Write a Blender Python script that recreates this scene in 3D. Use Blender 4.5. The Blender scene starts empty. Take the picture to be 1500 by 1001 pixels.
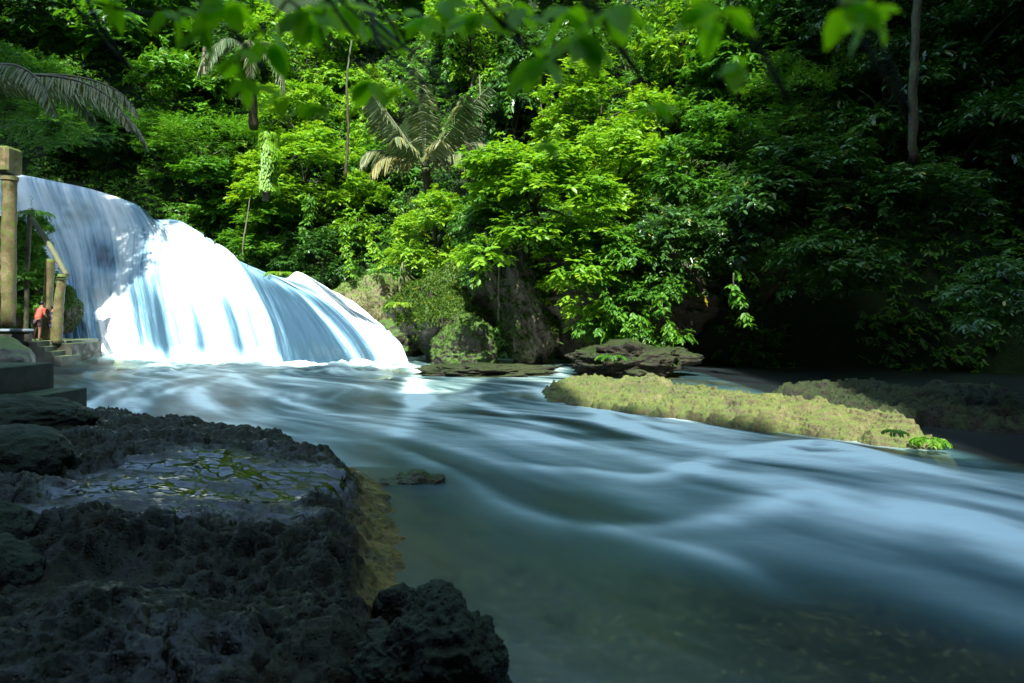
import bpy, math, random
import numpy as np
from mathutils import Vector, Matrix

sc = bpy.context.scene
col = sc.collection
R = math.radians
F = 1000.0          # focal length in photograph pixels (24 mm on a 1500 px wide frame)
HZ = 465.0          # horizon row of the photograph
CH = 2.0            # eye height above the river

def P(px, py, d):
    return np.array([(px - 750.0) / F * d, d, CH - (py - HZ) / F * d])
def W(px, py, z=0.0):
    d = (CH - z) * F / (py - HZ)
    return np.array([(px - 750.0) / F * d, d])

# ------------------------------------------------------------------ noise
def _h(ix, iy, iz, seed):
    n = (ix.astype(np.int64) * 374761393 + iy.astype(np.int64) * 668265263 + iz.astype(np.int64) * 2147483647 + seed * 974634777) & 0xffffffff
    n = ((n ^ (n >> 13)) * 1274126177) & 0xffffffff
    n = ((n ^ (n >> 16)) * 2246822519) & 0xffffffff
    return ((n ^ (n >> 15)) & 0xffffff) / float(0xffffff)
def vnoise(x, y, z=None, seed=0):
    x = np.asarray(x, float); y = np.asarray(y, float)
    z = np.zeros_like(x) if z is None else np.asarray(z, float)
    x0 = np.floor(x); y0 = np.floor(y); z0 = np.floor(z)
    fx, fy, fz = x - x0, y - y0, z - z0
    s = lambda t: t * t * t * (t * (t * 6 - 15) + 10)
    u, v, w = s(fx), s(fy), s(fz)
    r = 0
    for i in (0, 1):
        for j in (0, 1):
            for k in (0, 1):
                r = r + _h(x0 + i, y0 + j, z0 + k, seed) * (u if i else 1 - u) * (v if j else 1 - v) * (w if k else 1 - w)
    return r * 2 - 1
def fbm(x, y, z=None, oct=4, seed=0, gain=.5):
    a = 1.0; r = 0; f = 1.0
    for o in range(oct):
        r = r + a * vnoise(x * f, y * f, None if z is None else z * f, seed + o * 7)
        a *= gain; f *= 2.03
    return r
def worley(x, y, z=None, seed=0):
    x = np.asarray(x, float); y = np.asarray(y, float)
    z = np.zeros_like(x) if z is None else np.asarray(z, float)
    x0 = np.floor(x); y0 = np.floor(y); z0 = np.floor(z)
    d1 = np.full(x.shape, 9.0); d2 = np.full(x.shape, 9.0)
    flat = np.all(z == 0)
    for i in (-1, 0, 1):
        for j in (-1, 0, 1):
            for k in ((0,) if flat else (-1, 0, 1)):
                cx = x0 + i; cy = y0 + j; cz = z0 + k
                ex = cx + _h(cx, cy, cz, seed) - x; ey = cy + _h(cx, cy, cz, seed + 1) - y
                ez = 0 if flat else cz + _h(cx, cy, cz, seed + 2) - z
                d = np.sqrt(ex * ex + ey * ey + ez * ez)
                m = d < d1
                d2 = np.where(m, d1, np.minimum(d2, d)); d1 = np.where(m, d, d1)
    return d1, d2
def sstep(a, b, x):
    t = np.clip((x - a) / (b - a), 0, 1); return t * t * (3 - 2 * t)

# ------------------------------------------------------------------ object helpers
def mesh_np(name, V, Q, mat, parent=None, smooth=True, attrs=None, T=None):
    """V (n,3) vertices, Q (m,4) quads and/or T (k,3) triangles -> one mesh object."""
    me = bpy.data.meshes.new(name)
    V = np.asarray(V, np.float32)
    me.vertices.add(len(V)); me.vertices.foreach_set('co', V.ravel())
    loops = []; starts = []; pos = 0
    for A in (Q, T):
        if A is not None and len(A):
            A = np.asarray(A, np.int32); k = A.shape[1]
            loops.append(A.ravel()); starts.append(pos + np.arange(len(A)) * k); pos += A.size
    loops = np.concatenate(loops).astype(np.int32); starts = np.concatenate(starts).astype(np.int32)
    me.loops.add(len(loops)); me.loops.foreach_set('vertex_index', loops)
    me.polygons.add(len(starts)); me.polygons.foreach_set('loop_start', starts)
    me.update(calc_edges=True)
    me.polygons.foreach_set('use_smooth', np.full(len(starts), smooth, bool))
    for k, a in (attrs or {}).items():
        at = me.attributes.new(k, 'FLOAT', 'POINT'); at.data.foreach_set('value', np.asarray(a, np.float32).ravel())
    if mat: me.materials.append(mat)
    o = bpy.data.objects.new(name, me); col.objects.link(o)
    if parent: o.parent = parent
    return o
def tag(o, label=None, cat=None, group=None, kind=None):
    if label: o['label'] = label
    if cat: o['category'] = cat
    if group: o['group'] = group
    if kind: o['kind'] = kind
    return o
def empty(name, loc, label, cat, group=None):
    o = bpy.data.objects.new(name, None); col.objects.link(o); o.location = Vector([float(v) for v in loc]); o.empty_display_size = .3
    return tag(o, label, cat, group)
def grid_quads(nu, nv):
    i = np.arange(nu - 1)[:, None]; j = np.arange(nv - 1)[None, :]
    a = i * nv + j
    return np.stack([a, a + nv, a + nv + 1, a + 1], -1).reshape(-1, 4)
def tube(pts, rad, n=8, cap=True, wob=0, seed=0):
    pts = np.asarray(pts, float); rad = np.broadcast_to(np.asarray(rad, float), (len(pts),)).copy()
    t = np.gradient(pts, axis=0); t /= np.linalg.norm(t, axis=1)[:, None] + 1e-9
    up = np.array([0, 0, 1.0]) if abs(t[:, 2]).mean() < .8 else np.array([0, 1.0, 0])
    a = np.cross(t, up); a /= np.linalg.norm(a, axis=1)[:, None] + 1e-9
    b = np.cross(t, a)
    th = np.arange(n) * 2 * math.pi / n
    rr = rad[:, None] * (1 + wob * vnoise(np.arange(len(pts))[:, None] * .9 + np.zeros((1, n)), th[None] * 1.3 + 0 * rad[:, None], seed=seed))
    V = pts[:, None] + a[:, None] * (np.cos(th)[None, :, None] * rr[..., None]) + b[:, None] * (np.sin(th)[None, :, None] * rr[..., None])
    V = V.reshape(-1, 3); m = len(pts)
    i = np.arange(m - 1)[:, None]; j = np.arange(n)[None]
    Q = np.stack([i * n + j, i * n + (j + 1) % n, (i + 1) * n + (j + 1) % n, (i + 1) * n + j], -1).reshape(-1, 4)
    T = []
    if cap:
        V = np.vstack([V, pts[0], pts[-1]]); c0, c1 = m * n, m * n + 1
        for j in range(n):
            T.append((c0, (j + 1) % n, j)); T.append((c1, (m - 1) * n + j, (m - 1) * n + (j + 1) % n))
    return V, Q, np.array(T, int).reshape(-1, 3)
class MB:
    def __init__(s): s.V = []; s.Q = []; s.T = []; s.n = 0
    def add(s, V, Q=None, T=None):
        s.V.append(np.asarray(V, float))
        if Q is not None and len(Q): s.Q.append(np.asarray(Q) + s.n)
        if T is not None and len(T): s.T.append(np.asarray(T) + s.n)
        s.n += len(V); return s
    def tube(s, *a, **k): return s.add(*tube(*a, **k))
    def box(s, c, d, rz=0, bev=.012, jit=0):
        """box with bevelled edges: centre c, size d"""
        import bmesh
        bm = bmesh.new(); bmesh.ops.create_cube(bm, size=1)
        for v in bm.verts: v.co = Vector((v.co.x * d[0], v.co.y * d[1], v.co.z * d[2]))
        b = min(bev, min(d) * .3)
        bmesh.ops.bevel(bm, geom=bm.edges[:], offset=b, segments=1, affect='EDGES')
        bmesh.ops.rotate(bm, verts=bm.verts[:], cent=(0, 0, 0), matrix=Matrix.Rotation(rz, 3, 'Z'))
        bmesh.ops.triangulate(bm, faces=bm.faces[:])
        V = [(v.co.x + c[0], v.co.y + c[1], v.co.z + c[2]) for v in bm.verts]
        bm.verts.index_update(); T = [[v.index for v in f.verts] for f in bm.faces]; bm.free()
        return s.add(V, None, T)
    def build(s, name, mat, parent=None, smooth=False, attrs=None):
        V = np.vstack(s.V); Q = np.vstack(s.Q) if s.Q else None; T = np.vstack(s.T) if s.T else None
        return mesh_np(name, V, Q, mat, parent, smooth, attrs, T)

# ------------------------------------------------------------------ materials
def newmat(name):
    m = bpy.data.materials.new(name); m.use_nodes = True; nt = m.node_tree; nt.nodes.clear()
    return m, nt
class N:
    def __init__(s, nt): s.nt = nt
    def __call__(s, t, **k):
        n = s.nt.nodes.new(t)
        for a, v in k.items(): setattr(n, a, v)
        return n
    def link(s, a, b): s.nt.links.new(a, b)
    def coords(s, scale=(1, 1, 1)):
        tc = s('ShaderNodeTexCoord'); mp = s('ShaderNodeMapping'); s.link(tc.outputs['Object'], mp.inputs[0]); mp.inputs['Scale'].default_value = scale
        return mp.outputs[0]
    def noise(s, vec, scale, detail=5, rough=.55, dist=0):
        n = s('ShaderNodeTexNoise'); s.link(vec, n.inputs['Vector']); n.inputs['Scale'].default_value = scale
        n.inputs['Detail'].default_value = detail; n.inputs['Roughness'].default_value = rough; n.inputs['Distortion'].default_value = dist
        return n.outputs['Fac']
    def ramp(s, fac, stops):
        r = s('ShaderNodeValToRGB'); s.link(fac, r.inputs[0]); e = r.color_ramp.elements
        while len(e) < len(stops): e.new(.5)
        for el, (p, c) in zip(e, stops):
            el.position = p; el.color = (*c, 1) if len(c) == 3 else c
        return r.outputs[0]
    def rampf(s, fac, a, b, va=0.0, vb=1.0):
        n = s('ShaderNodeMapRange'); n.interpolation_type = 'SMOOTHSTEP'; s.link(fac, n.inputs[0])
        for i, v in zip((1, 2, 3, 4), (a, b, va, vb)): n.inputs[i].default_value = v
        return n.outputs[0]
    def math(s, op, a, b=None, c=None, clamp=False):
        n = s('ShaderNodeMath', operation=op, use_clamp=clamp)
        for i, v in enumerate((a, b, c)):
            if v is None: continue
            if isinstance(v, (int, float)): n.inputs[i].default_value = v
            else: s.link(v, n.inputs[i])
        return n.outputs[0]
    def mix(s, fac, a, b, blend='MIX'):
        n = s('ShaderNodeMix', data_type='RGBA', blend_type=blend)
        for k, v in ((0, fac), (6, a), (7, b)):
            if isinstance(v, (int, float)): n.inputs[k].default_value = v
            elif isinstance(v, tuple): n.inputs[k].default_value = (*v, 1)
            else: s.link(v, n.inputs[k])
        return n.outputs[2]
    def attr(s, name):
        n = s('ShaderNodeAttribute', attribute_name=name); return n.outputs['Fac']
    def bump(s, h, strength, dist, normal=None):
        n = s('ShaderNodeBump'); s.link(h, n.inputs['Height']); n.inputs['Strength'].default_value = strength; n.inputs['Distance'].default_value = dist
        if normal: s.link(normal, n.inputs['Normal'])
        return n.outputs[0]
    def bsdf(s, color, rough, normal=None, spec=.5, **kw):
        b = s('ShaderNodeBsdfPrincipled')
        for k, v in (('Base Color', color), ('Roughness', rough), ('Specular IOR Level', spec)):
            if isinstance(v, (int, float)): b.inputs[k].default_value = v
            elif isinstance(v, tuple): b.inputs[k].default_value = (*v, 1)
            else: s.link(v, b.inputs[k])
        if normal: s.link(normal, b.inputs['Normal'])
        for k, v in kw.items(): b.inputs[k.replace('_', ' ')].default_value = v
        return b.outputs[0]
    def out(s, sh):
        o = s('ShaderNodeOutputMaterial'); s.link(sh, o.inputs[0])

def leaf_mat(name, ca, cb, cc, trans=.4, rough=.42, spec=.45):
    m, nt = newmat(name); n = N(nt)
    t = n.attr('tint')
    oi = n('ShaderNodeObjectInfo')
    f = n.math('ADD', t, n.math('MULTIPLY', n.math('SUBTRACT', oi.outputs['Random'], .5), .22), clamp=True)
    c = n.ramp(f, [(0.0, ca), (.5, cb), (.93, cc), (.99, (.32, .26, .03))])
    b = n.bsdf(c, rough, spec=spec)
    tr = n('ShaderNodeBsdfTranslucent')
    n.link(n.mix(1.0, c, (1.25, 1.2, .5), 'MULTIPLY'), tr.inputs[0])
    mx = n('ShaderNodeMixShader'); mx.inputs[0].default_value = trans
    n.link(b, mx.inputs[1]); n.link(tr.outputs[0], mx.inputs[2]); n.out(mx.outputs[0])
    return m

def rock_mat(name, dark, mid, light, moss=(.03, .075, .008), moss_lo=.5, moss_amt=.6, rough=(.35, .8), scale=1.0, bump=.6, spec=.5, sed=None, pit=True, wet=False):
    m, nt = newmat(name); n = N(nt); v = n.coords()
    big = n.noise(v, .9 * scale, 6, .6, .4); fine = n.noise(v, 9 * scale, 8, .65); mic = n.noise(v, 45 * scale, 4, .6)
    c = n.ramp(n.math('ADD', n.math('MULTIPLY', big, .6), n.math('MULTIPLY', fine, .4)), [(.32, dark), (.5, mid), (.68, light)])
    vo = n('ShaderNodeTexVoronoi'); n.link(v, vo.inputs['Vector']); vo.inputs['Scale'].default_value = 14 * scale
    pitf = n.rampf(vo.outputs['Distance'], .05, .35)
    geo = n('ShaderNodeNewGeometry'); sx = n('ShaderNodeSeparateXYZ'); n.link(geo.outputs['Normal'], sx.inputs[0])
    mo = n.math('ADD', n.math('MULTIPLY', sx.outputs['Z'], .55), n.math('MULTIPLY', n.noise(v, 2.2 * scale, 6, .6), .8))
    mf = n.math('MULTIPLY', n.rampf(mo, moss_lo, moss_lo + .22), moss_amt)
    mc = n.mix(n.noise(v, 14 * scale, 3), moss, tuple(x * 2.2 for x in moss))
    c = n.mix(mf, c, mc)
    if sed:
        c = n.mix(n.math('MULTIPLY', n.attr('sed'), n.rampf(n.math('ADD', n.math('MULTIPLY', fine, .5), n.math('MULTIPLY', big, .5)), .36, .62)), c, sed)
    hgt = n.math('ADD', n.math('MULTIPLY', fine, 1.0), n.math('MULTIPLY', mic, .35))
    if pit: hgt = n.math('ADD', hgt, n.math('MULTIPLY', pitf, .5))
    nm = n.bump(hgt, bump, .06 / scale)
    r = n.rampf(big, .35, .65, rough[0], rough[1])
    r = n.math('ADD', r, n.math('MULTIPLY', mf, .3), clamp=True)
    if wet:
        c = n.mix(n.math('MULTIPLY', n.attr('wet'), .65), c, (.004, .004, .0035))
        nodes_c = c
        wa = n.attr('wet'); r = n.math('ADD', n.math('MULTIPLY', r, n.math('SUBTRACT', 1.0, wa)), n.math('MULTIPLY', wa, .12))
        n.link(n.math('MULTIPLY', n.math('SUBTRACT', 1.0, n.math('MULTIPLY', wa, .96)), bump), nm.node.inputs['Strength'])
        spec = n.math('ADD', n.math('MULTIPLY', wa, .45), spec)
    n.out(n.bsdf(c, r, nm, spec)); return m

M = {}
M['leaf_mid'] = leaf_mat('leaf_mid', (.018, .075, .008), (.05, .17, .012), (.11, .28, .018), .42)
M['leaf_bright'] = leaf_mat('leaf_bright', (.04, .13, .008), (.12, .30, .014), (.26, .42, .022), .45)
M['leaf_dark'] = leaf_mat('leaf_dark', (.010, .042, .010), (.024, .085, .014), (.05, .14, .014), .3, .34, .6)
M['leaf_palm'] = leaf_mat('leaf_palm', (.05, .10, .04), (.12, .17, .07), (.24, .26, .13), .3, .4, .6)
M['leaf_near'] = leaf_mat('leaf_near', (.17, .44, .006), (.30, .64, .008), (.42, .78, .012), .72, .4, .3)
M['moss'] = leaf_mat('moss_tuft', (.02, .055, .006), (.045, .11, .01), (.09, .17, .015), .3, .7, .2)
M['bark'] = rock_mat('bark', (.012, .010, .007), (.035, .028, .018), (.07, .058, .04), moss_amt=.5, moss_lo=.35, scale=3, bump=.7, spec=.3, pit=False)
M['bark_pale'] = rock_mat('bark_pale', (.05, .045, .03), (.11, .095, .07), (.2, .18, .14), moss_amt=.35, moss_lo=.45, scale=3, bump=.7, spec=.3, pit=False)
M['soil'] = rock_mat('soil', (.004, .005, .003), (.010, .011, .007), (.022, .021, .014), moss=(.008, .02, .004), moss_amt=.8, moss_lo=.35, scale=.6, bump=.8, spec=.15)
M['boulder'] = rock_mat('boulder_rock', (.012, .012, .009), (.035, .032, .022), (.08, .07, .045), moss=(.03, .065, .008), moss_lo=.35, moss_amt=.95, bump=.8)
M['boulder_tan'] = rock_mat('boulder_tan', (.05, .045, .02), (.12, .11, .05), (.2, .19, .1), moss=(.05, .09, .01), moss_lo=.45, moss_amt=.8, bump=.8)
M['cliff'] = rock_mat('cliff_rock', (.015, .013, .010), (.065, .052, .038), (.16, .135, .10), moss=(.03, .065, .007), moss_lo=.5, moss_amt=.85, bump=.9, scale=.8)
M['ledge'] = rock_mat('ledge_rock', (.012, .011, .004), (.078, .074, .022), (.18, .17, .07), moss=(.05, .09, .008), moss_lo=.6, moss_amt=.5, rough=(.45, .8), scale=1.5, bump=.8)
M['ledge_dark'] = rock_mat('ledge_dark', (.03, .03, .016), (.07, .068, .035), (.13, .13, .07), moss=(.03, .06, .01), moss_lo=.55, moss_amt=.6, scale=1.4, bump=.9)
M['dark_rock'] = rock_mat('dark_rock', (.006, .006, .005), (.020, .018, .013), (.05, .045, .03), moss=(.02, .045, .006), moss_lo=.6, moss_amt=.35, bump=.9, spec=.2)
M['wet_rock'] = rock_mat('wet_rock', (.003, .003, .0025), (.011, .011, .007), (.032, .030, .018), moss=(.012, .022, .005), moss_lo=.52, moss_amt=.7, rough=(.3, .6), scale=2.2, bump=.9, spec=.25, sed=(.20, .15, .035))
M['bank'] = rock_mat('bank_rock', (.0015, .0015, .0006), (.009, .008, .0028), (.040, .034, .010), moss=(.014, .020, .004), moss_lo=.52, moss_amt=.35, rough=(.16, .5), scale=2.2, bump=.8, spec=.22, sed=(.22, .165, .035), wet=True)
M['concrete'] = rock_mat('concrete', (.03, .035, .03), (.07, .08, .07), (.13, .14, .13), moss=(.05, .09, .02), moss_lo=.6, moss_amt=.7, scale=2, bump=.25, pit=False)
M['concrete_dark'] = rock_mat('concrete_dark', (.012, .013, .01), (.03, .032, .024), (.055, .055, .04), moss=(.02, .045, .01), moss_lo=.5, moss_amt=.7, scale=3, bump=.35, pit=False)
M['timber'] = rock_mat('mossy_timber', (.03, .025, .014), (.11, .085, .04), (.24, .20, .12), moss=(.045, .075, .01), moss_lo=.34, moss_amt=.85, scale=2.5, bump=.5, spec=.3, pit=False)

# ------------------------------------------------------------------ terrain
def foot(x):
    return np.interp(x, [-60, -40, -34, -22, -8, -4, 0, 7, 11, 16, 24, 60], [30, 34, 37.5, 37, 36.5, 34, 33, 31, 27, 24, 20, 8])
def terrain(x, y):
    x = np.asarray(x, float); y = np.asarray(y, float)
    u = y - foot(x) + 1.2 * fbm(x * .16, y * .16, seed=3)
    k = np.interp(x, [-60, 0, 10, 60], [1.75, 1.75, 2.3, 2.5])
    z = np.where(u > 0, k * u - .8 * (1 - np.exp(-np.maximum(u, 0))), u * .15) + np.clip(u, 0, 3) / 3 * (1.3 * fbm(x * .35, y * .35, seed=5))
    z = np.minimum(z, 30 + .25 * u)
    return z - .5
def hit(px, py, off=0):
    """where the view through a pixel meets the hillside"""
    ds = np.arange(18, 70, .1)
    p = np.array([P(px, py, d) for d in ds]); t = terrain(p[:, 0], p[:, 1])
    i = np.argmax(t > p[:, 2]) if (t > p[:, 2]).any() else len(ds) - 1
    return ds[i] - off

xs = np.linspace(-75, 75, 420); ys = np.concatenate([np.linspace(14, 62, 300), np.linspace(63, 140, 40)])
X, Y = np.meshgrid(xs, ys, indexing='ij')
Z = terrain(X, Y)
tag(mesh_np('hillside', np.stack([X, Y, Z], -1).reshape(-1, 3), grid_quads(len(xs), len(ys)), M['soil']), 'steep jungle hillside behind the river', kind='structure')
# ground sheet to the horizon, low under the river, rising into the far side of the valley behind the viewer
xs = np.concatenate([np.linspace(-400, -40, 20), np.linspace(-38, 38, 60), np.linspace(40, 400, 20)]); ys = np.concatenate([np.linspace(-400, -20, 40), np.linspace(-19, 60, 70), np.linspace(62, 400, 20)])
X, Y = np.meshgrid(xs, ys, indexing='ij')
Z = -1.3 + np.clip(-Y - 7, 0, 40) * .75 + np.clip(np.abs(X) - 24, 0, 60) * .5 * (Y < 30) + .6 * fbm(X * .2, Y * .2, seed=9)
tag(mesh_np('ground', np.stack([X, Y, Z], -1).reshape(-1, 3), grid_quads(len(xs), len(ys)), M['soil']), kind='structure')

# unseen wall added behind and above the viewer to keep sun off the river
xs = np.concatenate([np.linspace(-130, -21, 70), np.linspace(-20, 20, 120), np.linspace(21, 150, 70)]); vs = np.linspace(0, 1, 90)
top = np.interp(xs, [-130, -60, -45, -8, -4.7, -4.1, -2.5, -1.9, .3, .8, 6.4, 7.4, 12, 18, 150], [44, 46, 48, 48, 44, 35.5, 35.5, 42, 39, 31.5, 22.5, 56, 66, 78, 80]) + 2.5 * fbm(xs * .08, xs * 0, seed=131) * (np.abs(xs) > 14) + np.where(np.abs(xs) > 14, 2.2, .7) * vnoise(xs * .5, xs * 0, seed=132)  # skyline notched so sun reaches the ledge, bushes and splash
X = np.repeat(xs[:, None], 90, 1); Z = -1.5 + vs[None] * (top[:, None] + 1.5) / .72
Y = -9 - 5 * np.clip(Z / 40, 0, 1) ** 1.5 + 1.0 * fbm(X * .12, Z * .12, seed=133, oct=5) * (1 - sstep(22, 28, Z) * (np.abs(X) < 12))
Y[:, -25:] = Y[:, -25:-24] - np.linspace(0, 60, 25)[None] ; Z[:, -25:] = np.minimum(Z[:, -25:], Z[:, -25:-24] + .6)
Z[:, :-25] *= 1.0
tag(mesh_np('shade_wall', np.stack([X, Y, Z], -1).reshape(-1, 3), grid_quads(260, 90), M['cliff']), 'unseen rock wall added behind the viewer to shade the river', kind='structure')

# ------------------------------------------------------------------ leaves
rng = np.random.default_rng(7)
def unit(a): return a / (np.linalg.norm(a, axis=-1, keepdims=True) + 1e-9)
def leaf_geo(p, D, Nn, L, Wd, tint, fold=.12, droop=.12):
    """six-vertex creased leaves; p base, D direction, Nn up side"""
    n = len(p); D = unit(D); S = unit(np.cross(D, Nn)); U = np.cross(S, D)
    L = np.broadcast_to(L, (n,))[:, None]; Wd = np.broadcast_to(Wd, (n,))[:, None]
    dn = np.array([0, 0, -1.0])
    V = np.stack([p,
                  p + D * L * .28 + S * Wd * .42 + U * Wd * fold,
                  p + D * L * .66 + S * Wd * .40 + U * Wd * fold + dn * L * droop * .4,
                  p + D * L + dn * L * droop,
                  p + D * L * .66 - S * Wd * .40 + U * Wd * fold + dn * L * droop * .4,
                  p + D * L * .28 - S * Wd * .42 + U * Wd * fold], 1).reshape(-1, 3)
    b = np.arange(n)[:, None] * 6
    Q = np.stack([b + np.array([[0, 1, 2, 3]]), b + np.array([[0, 3, 4, 5]])], 1).reshape(-1, 4)
    return V, Q, np.repeat(tint, 6)
def sprays(rg, p, D, nl, tw, L, Wd, droop=.5, tint=None):
    """twigs with alternate leaves -> leaf arrays"""
    n = len(p); D = unit(D)
    t = (np.arange(nl) + .6) / nl
    side = np.where(np.arange(nl) % 2, 1.0, -1.0)
    S = unit(np.cross(D, np.array([0, 0, 1.0]) + rg.normal(0, .25, (n, 3))))
    twl = tw * rg.uniform(.7, 1.3, n)
    pos = p[:, None] + D[:, None] * (t[None, :, None] * twl[:, None, None]) + np.array([0, 0, -1.0]) * (t ** 2)[None, :, None] * twl[:, None, None] * droop * .6
    LD = D[:, None] * .55 + S[:, None] * side[None, :, None] * .8 + np.array([0, 0, -1.0]) * droop * .7 + rg.normal(0, .22, (n, nl, 3))
    NN = np.array([0, 0, 1.0]) + rg.normal(0, .35, (n, nl, 3)) + D[:, None] * .5
    tint = rg.uniform(0, 1, n) if tint is None else tint
    tt = np.clip(tint[:, None] * .6 + .15 + .25 * t[None] * 1.0 + rg.normal(0, .09, (n, nl)), 0, .8)
    tt = np.where(rg.uniform(0, 1, tt.shape) < .006, 1.0, tt)
    Ls = L * rg.uniform(.65, 1.2, (n, nl))
    return leaf_geo(pos.reshape(-1, 3), LD.reshape(-1, 3), NN.reshape(-1, 3), Ls.ravel(), Ls.ravel() * Wd, tt.ravel())
def cat_leaves(parts):
    V = []; Q = []; T = []; n = 0
    for v, q, t in parts: V.append(v); Q.append(q + n); T.append(t); n += len(v)
    return np.vstack(V), np.vstack(Q), np.concatenate(T)

def crown_geo(seed, r=2.6, flat=.85, ncl=26, ns=46, nl=8, tw=.42, L=.24, Wd=.42, droop=.5, skirt=.35):
    rg = np.random.default_rng(seed); parts = []; cents = []
    for k in range(ncl):
        d = unit(rg.normal(0, 1, 3)); d[2] = d[2] * .8 + .15
        c = d * r * rg.uniform(.42, .86) * np.array([1, 1, flat]); c[2] -= skirt * rg.uniform(0, 1) * r * (d[2] < 0)
        cr = r * rg.uniform(.2, .38); cents.append(c)
        n = int(ns * (cr / (r * .3)) ** 2)
        q = unit(rg.normal(0, 1, (n, 3))); q[:, 2] = np.abs(q[:, 2]) * .9 - .25 * rg.uniform(0, 1, n)
        q = unit(q + .5 * unit(c)[None])
        p = c + q * cr * rg.uniform(.55, 1.08, (n, 1)) * np.array([1, 1, .8])
        tint = np.clip(rg.uniform(.1, .9) * .5 + rg.uniform(0, .5, n), 0, 1)
        parts.append(sprays(rg, p, q + np.array([0, 0, .05]) + rg.normal(0, .25, (n, 3)), nl, tw, L, Wd, droop, tint))
    # a few long shoots and trailing strands that break the outline
    for k in range(10):
        d = unit(rg.normal(0, 1, 3)); c = cents[k % len(cents)]
        m = 7; tt = np.linspace(0, 1, m)[:, None]
        ln = r * rg.uniform(.3, .55)
        if k % 2: path = c + d * np.array([1, 1, .2]) * r * .28 + np.array([0, 0, -1.0]) * tt * ln
        else: path = c + (unit(c) * .6 + np.array([0, 0, .5])) * (tt * ln + .2 * r)
        parts.append(sprays(rg, path, np.tile(d * .6 + np.array([0, 0, -.2 if k % 2 else .5]), (m, 1)) + rg.normal(0, .5, (m, 3)), nl - 2, tw * .6, L, Wd, droop, np.full(m, .75)))
    return cat_leaves(parts) + (np.array(cents),)

def frond_geo(rg, length, rise=.6, droop=1.0, nleaf=34, ll=.62, tint=.5, hang=.5, curl=0):
    """one arching palm frond from the origin towards +x: rachis tube and leaflets"""
    m = nleaf; t = np.linspace(0, 1, m)
    x = length * (np.sin(t * 1.35) / np.sin(1.35)) * .92; z = length * (rise * t - droop * t ** 2.2); y = curl * t ** 2 * length
    path = np.stack([x, y, z], -1)
    tang = unit(np.gradient(path, axis=0))
    side = unit(np.cross(tang, np.array([0, 0, 1.0])))
    parts = []
    s = (t > .12)
    for sg in (1, -1):
        D = side[s] * sg * .8 + tang[s] * .55 + np.array([0, 0, -1.0]) * hang + rg.normal(0, .1, (s.sum(), 3))
        L = ll * (np.sin(np.clip(t[s] * .9 + .1, 0, 1) * math.pi) ** .45) * rg.uniform(.85, 1.1, s.sum())
        parts.append(leaf_geo(path[s], D, np.array([0, 0, 1.0]) + rg.normal(0, .25, (s.sum(), 3)), L, .075 if ll > .6 else .05 if ll > .3 else .03, np.clip(tint + rg.normal(0, .16, s.sum()), 0, .9), fold=.2, droop=.35))
    return path, cat_leaves(parts)

# crown prototypes ---------------------------------------------------
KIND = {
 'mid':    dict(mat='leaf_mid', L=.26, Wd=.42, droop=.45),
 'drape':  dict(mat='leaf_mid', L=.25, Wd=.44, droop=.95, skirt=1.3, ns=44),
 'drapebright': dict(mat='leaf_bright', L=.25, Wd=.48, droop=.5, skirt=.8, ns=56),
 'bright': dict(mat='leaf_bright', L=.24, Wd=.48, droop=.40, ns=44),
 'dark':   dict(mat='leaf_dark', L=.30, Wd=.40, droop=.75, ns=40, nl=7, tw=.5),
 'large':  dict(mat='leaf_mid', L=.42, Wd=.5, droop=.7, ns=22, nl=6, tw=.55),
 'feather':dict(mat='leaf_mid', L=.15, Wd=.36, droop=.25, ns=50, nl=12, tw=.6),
}
protos = {}
def crown_mesh(kind, var):
    key = (kind, var)
    if key not in protos:
        k = dict(KIND[kind]); mt = k.pop('mat')
        V, Q, T, C = crown_geo(100 + hash_(kind) + var * 13, flat=[.85, 1.05, .75][var % 3], **k)
        o = mesh_np('crown', V, Q, M[mt], smooth=True, attrs={'tint': T})
        me = o.data; bpy.data.objects.remove(o); protos[key] = (me, C)
    return protos[key]
def hash_(s): return sum(ord(c) * (i + 3) for i, c in enumerate(s)) % 997
PR = 2.6
tree_n = [0]
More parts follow.
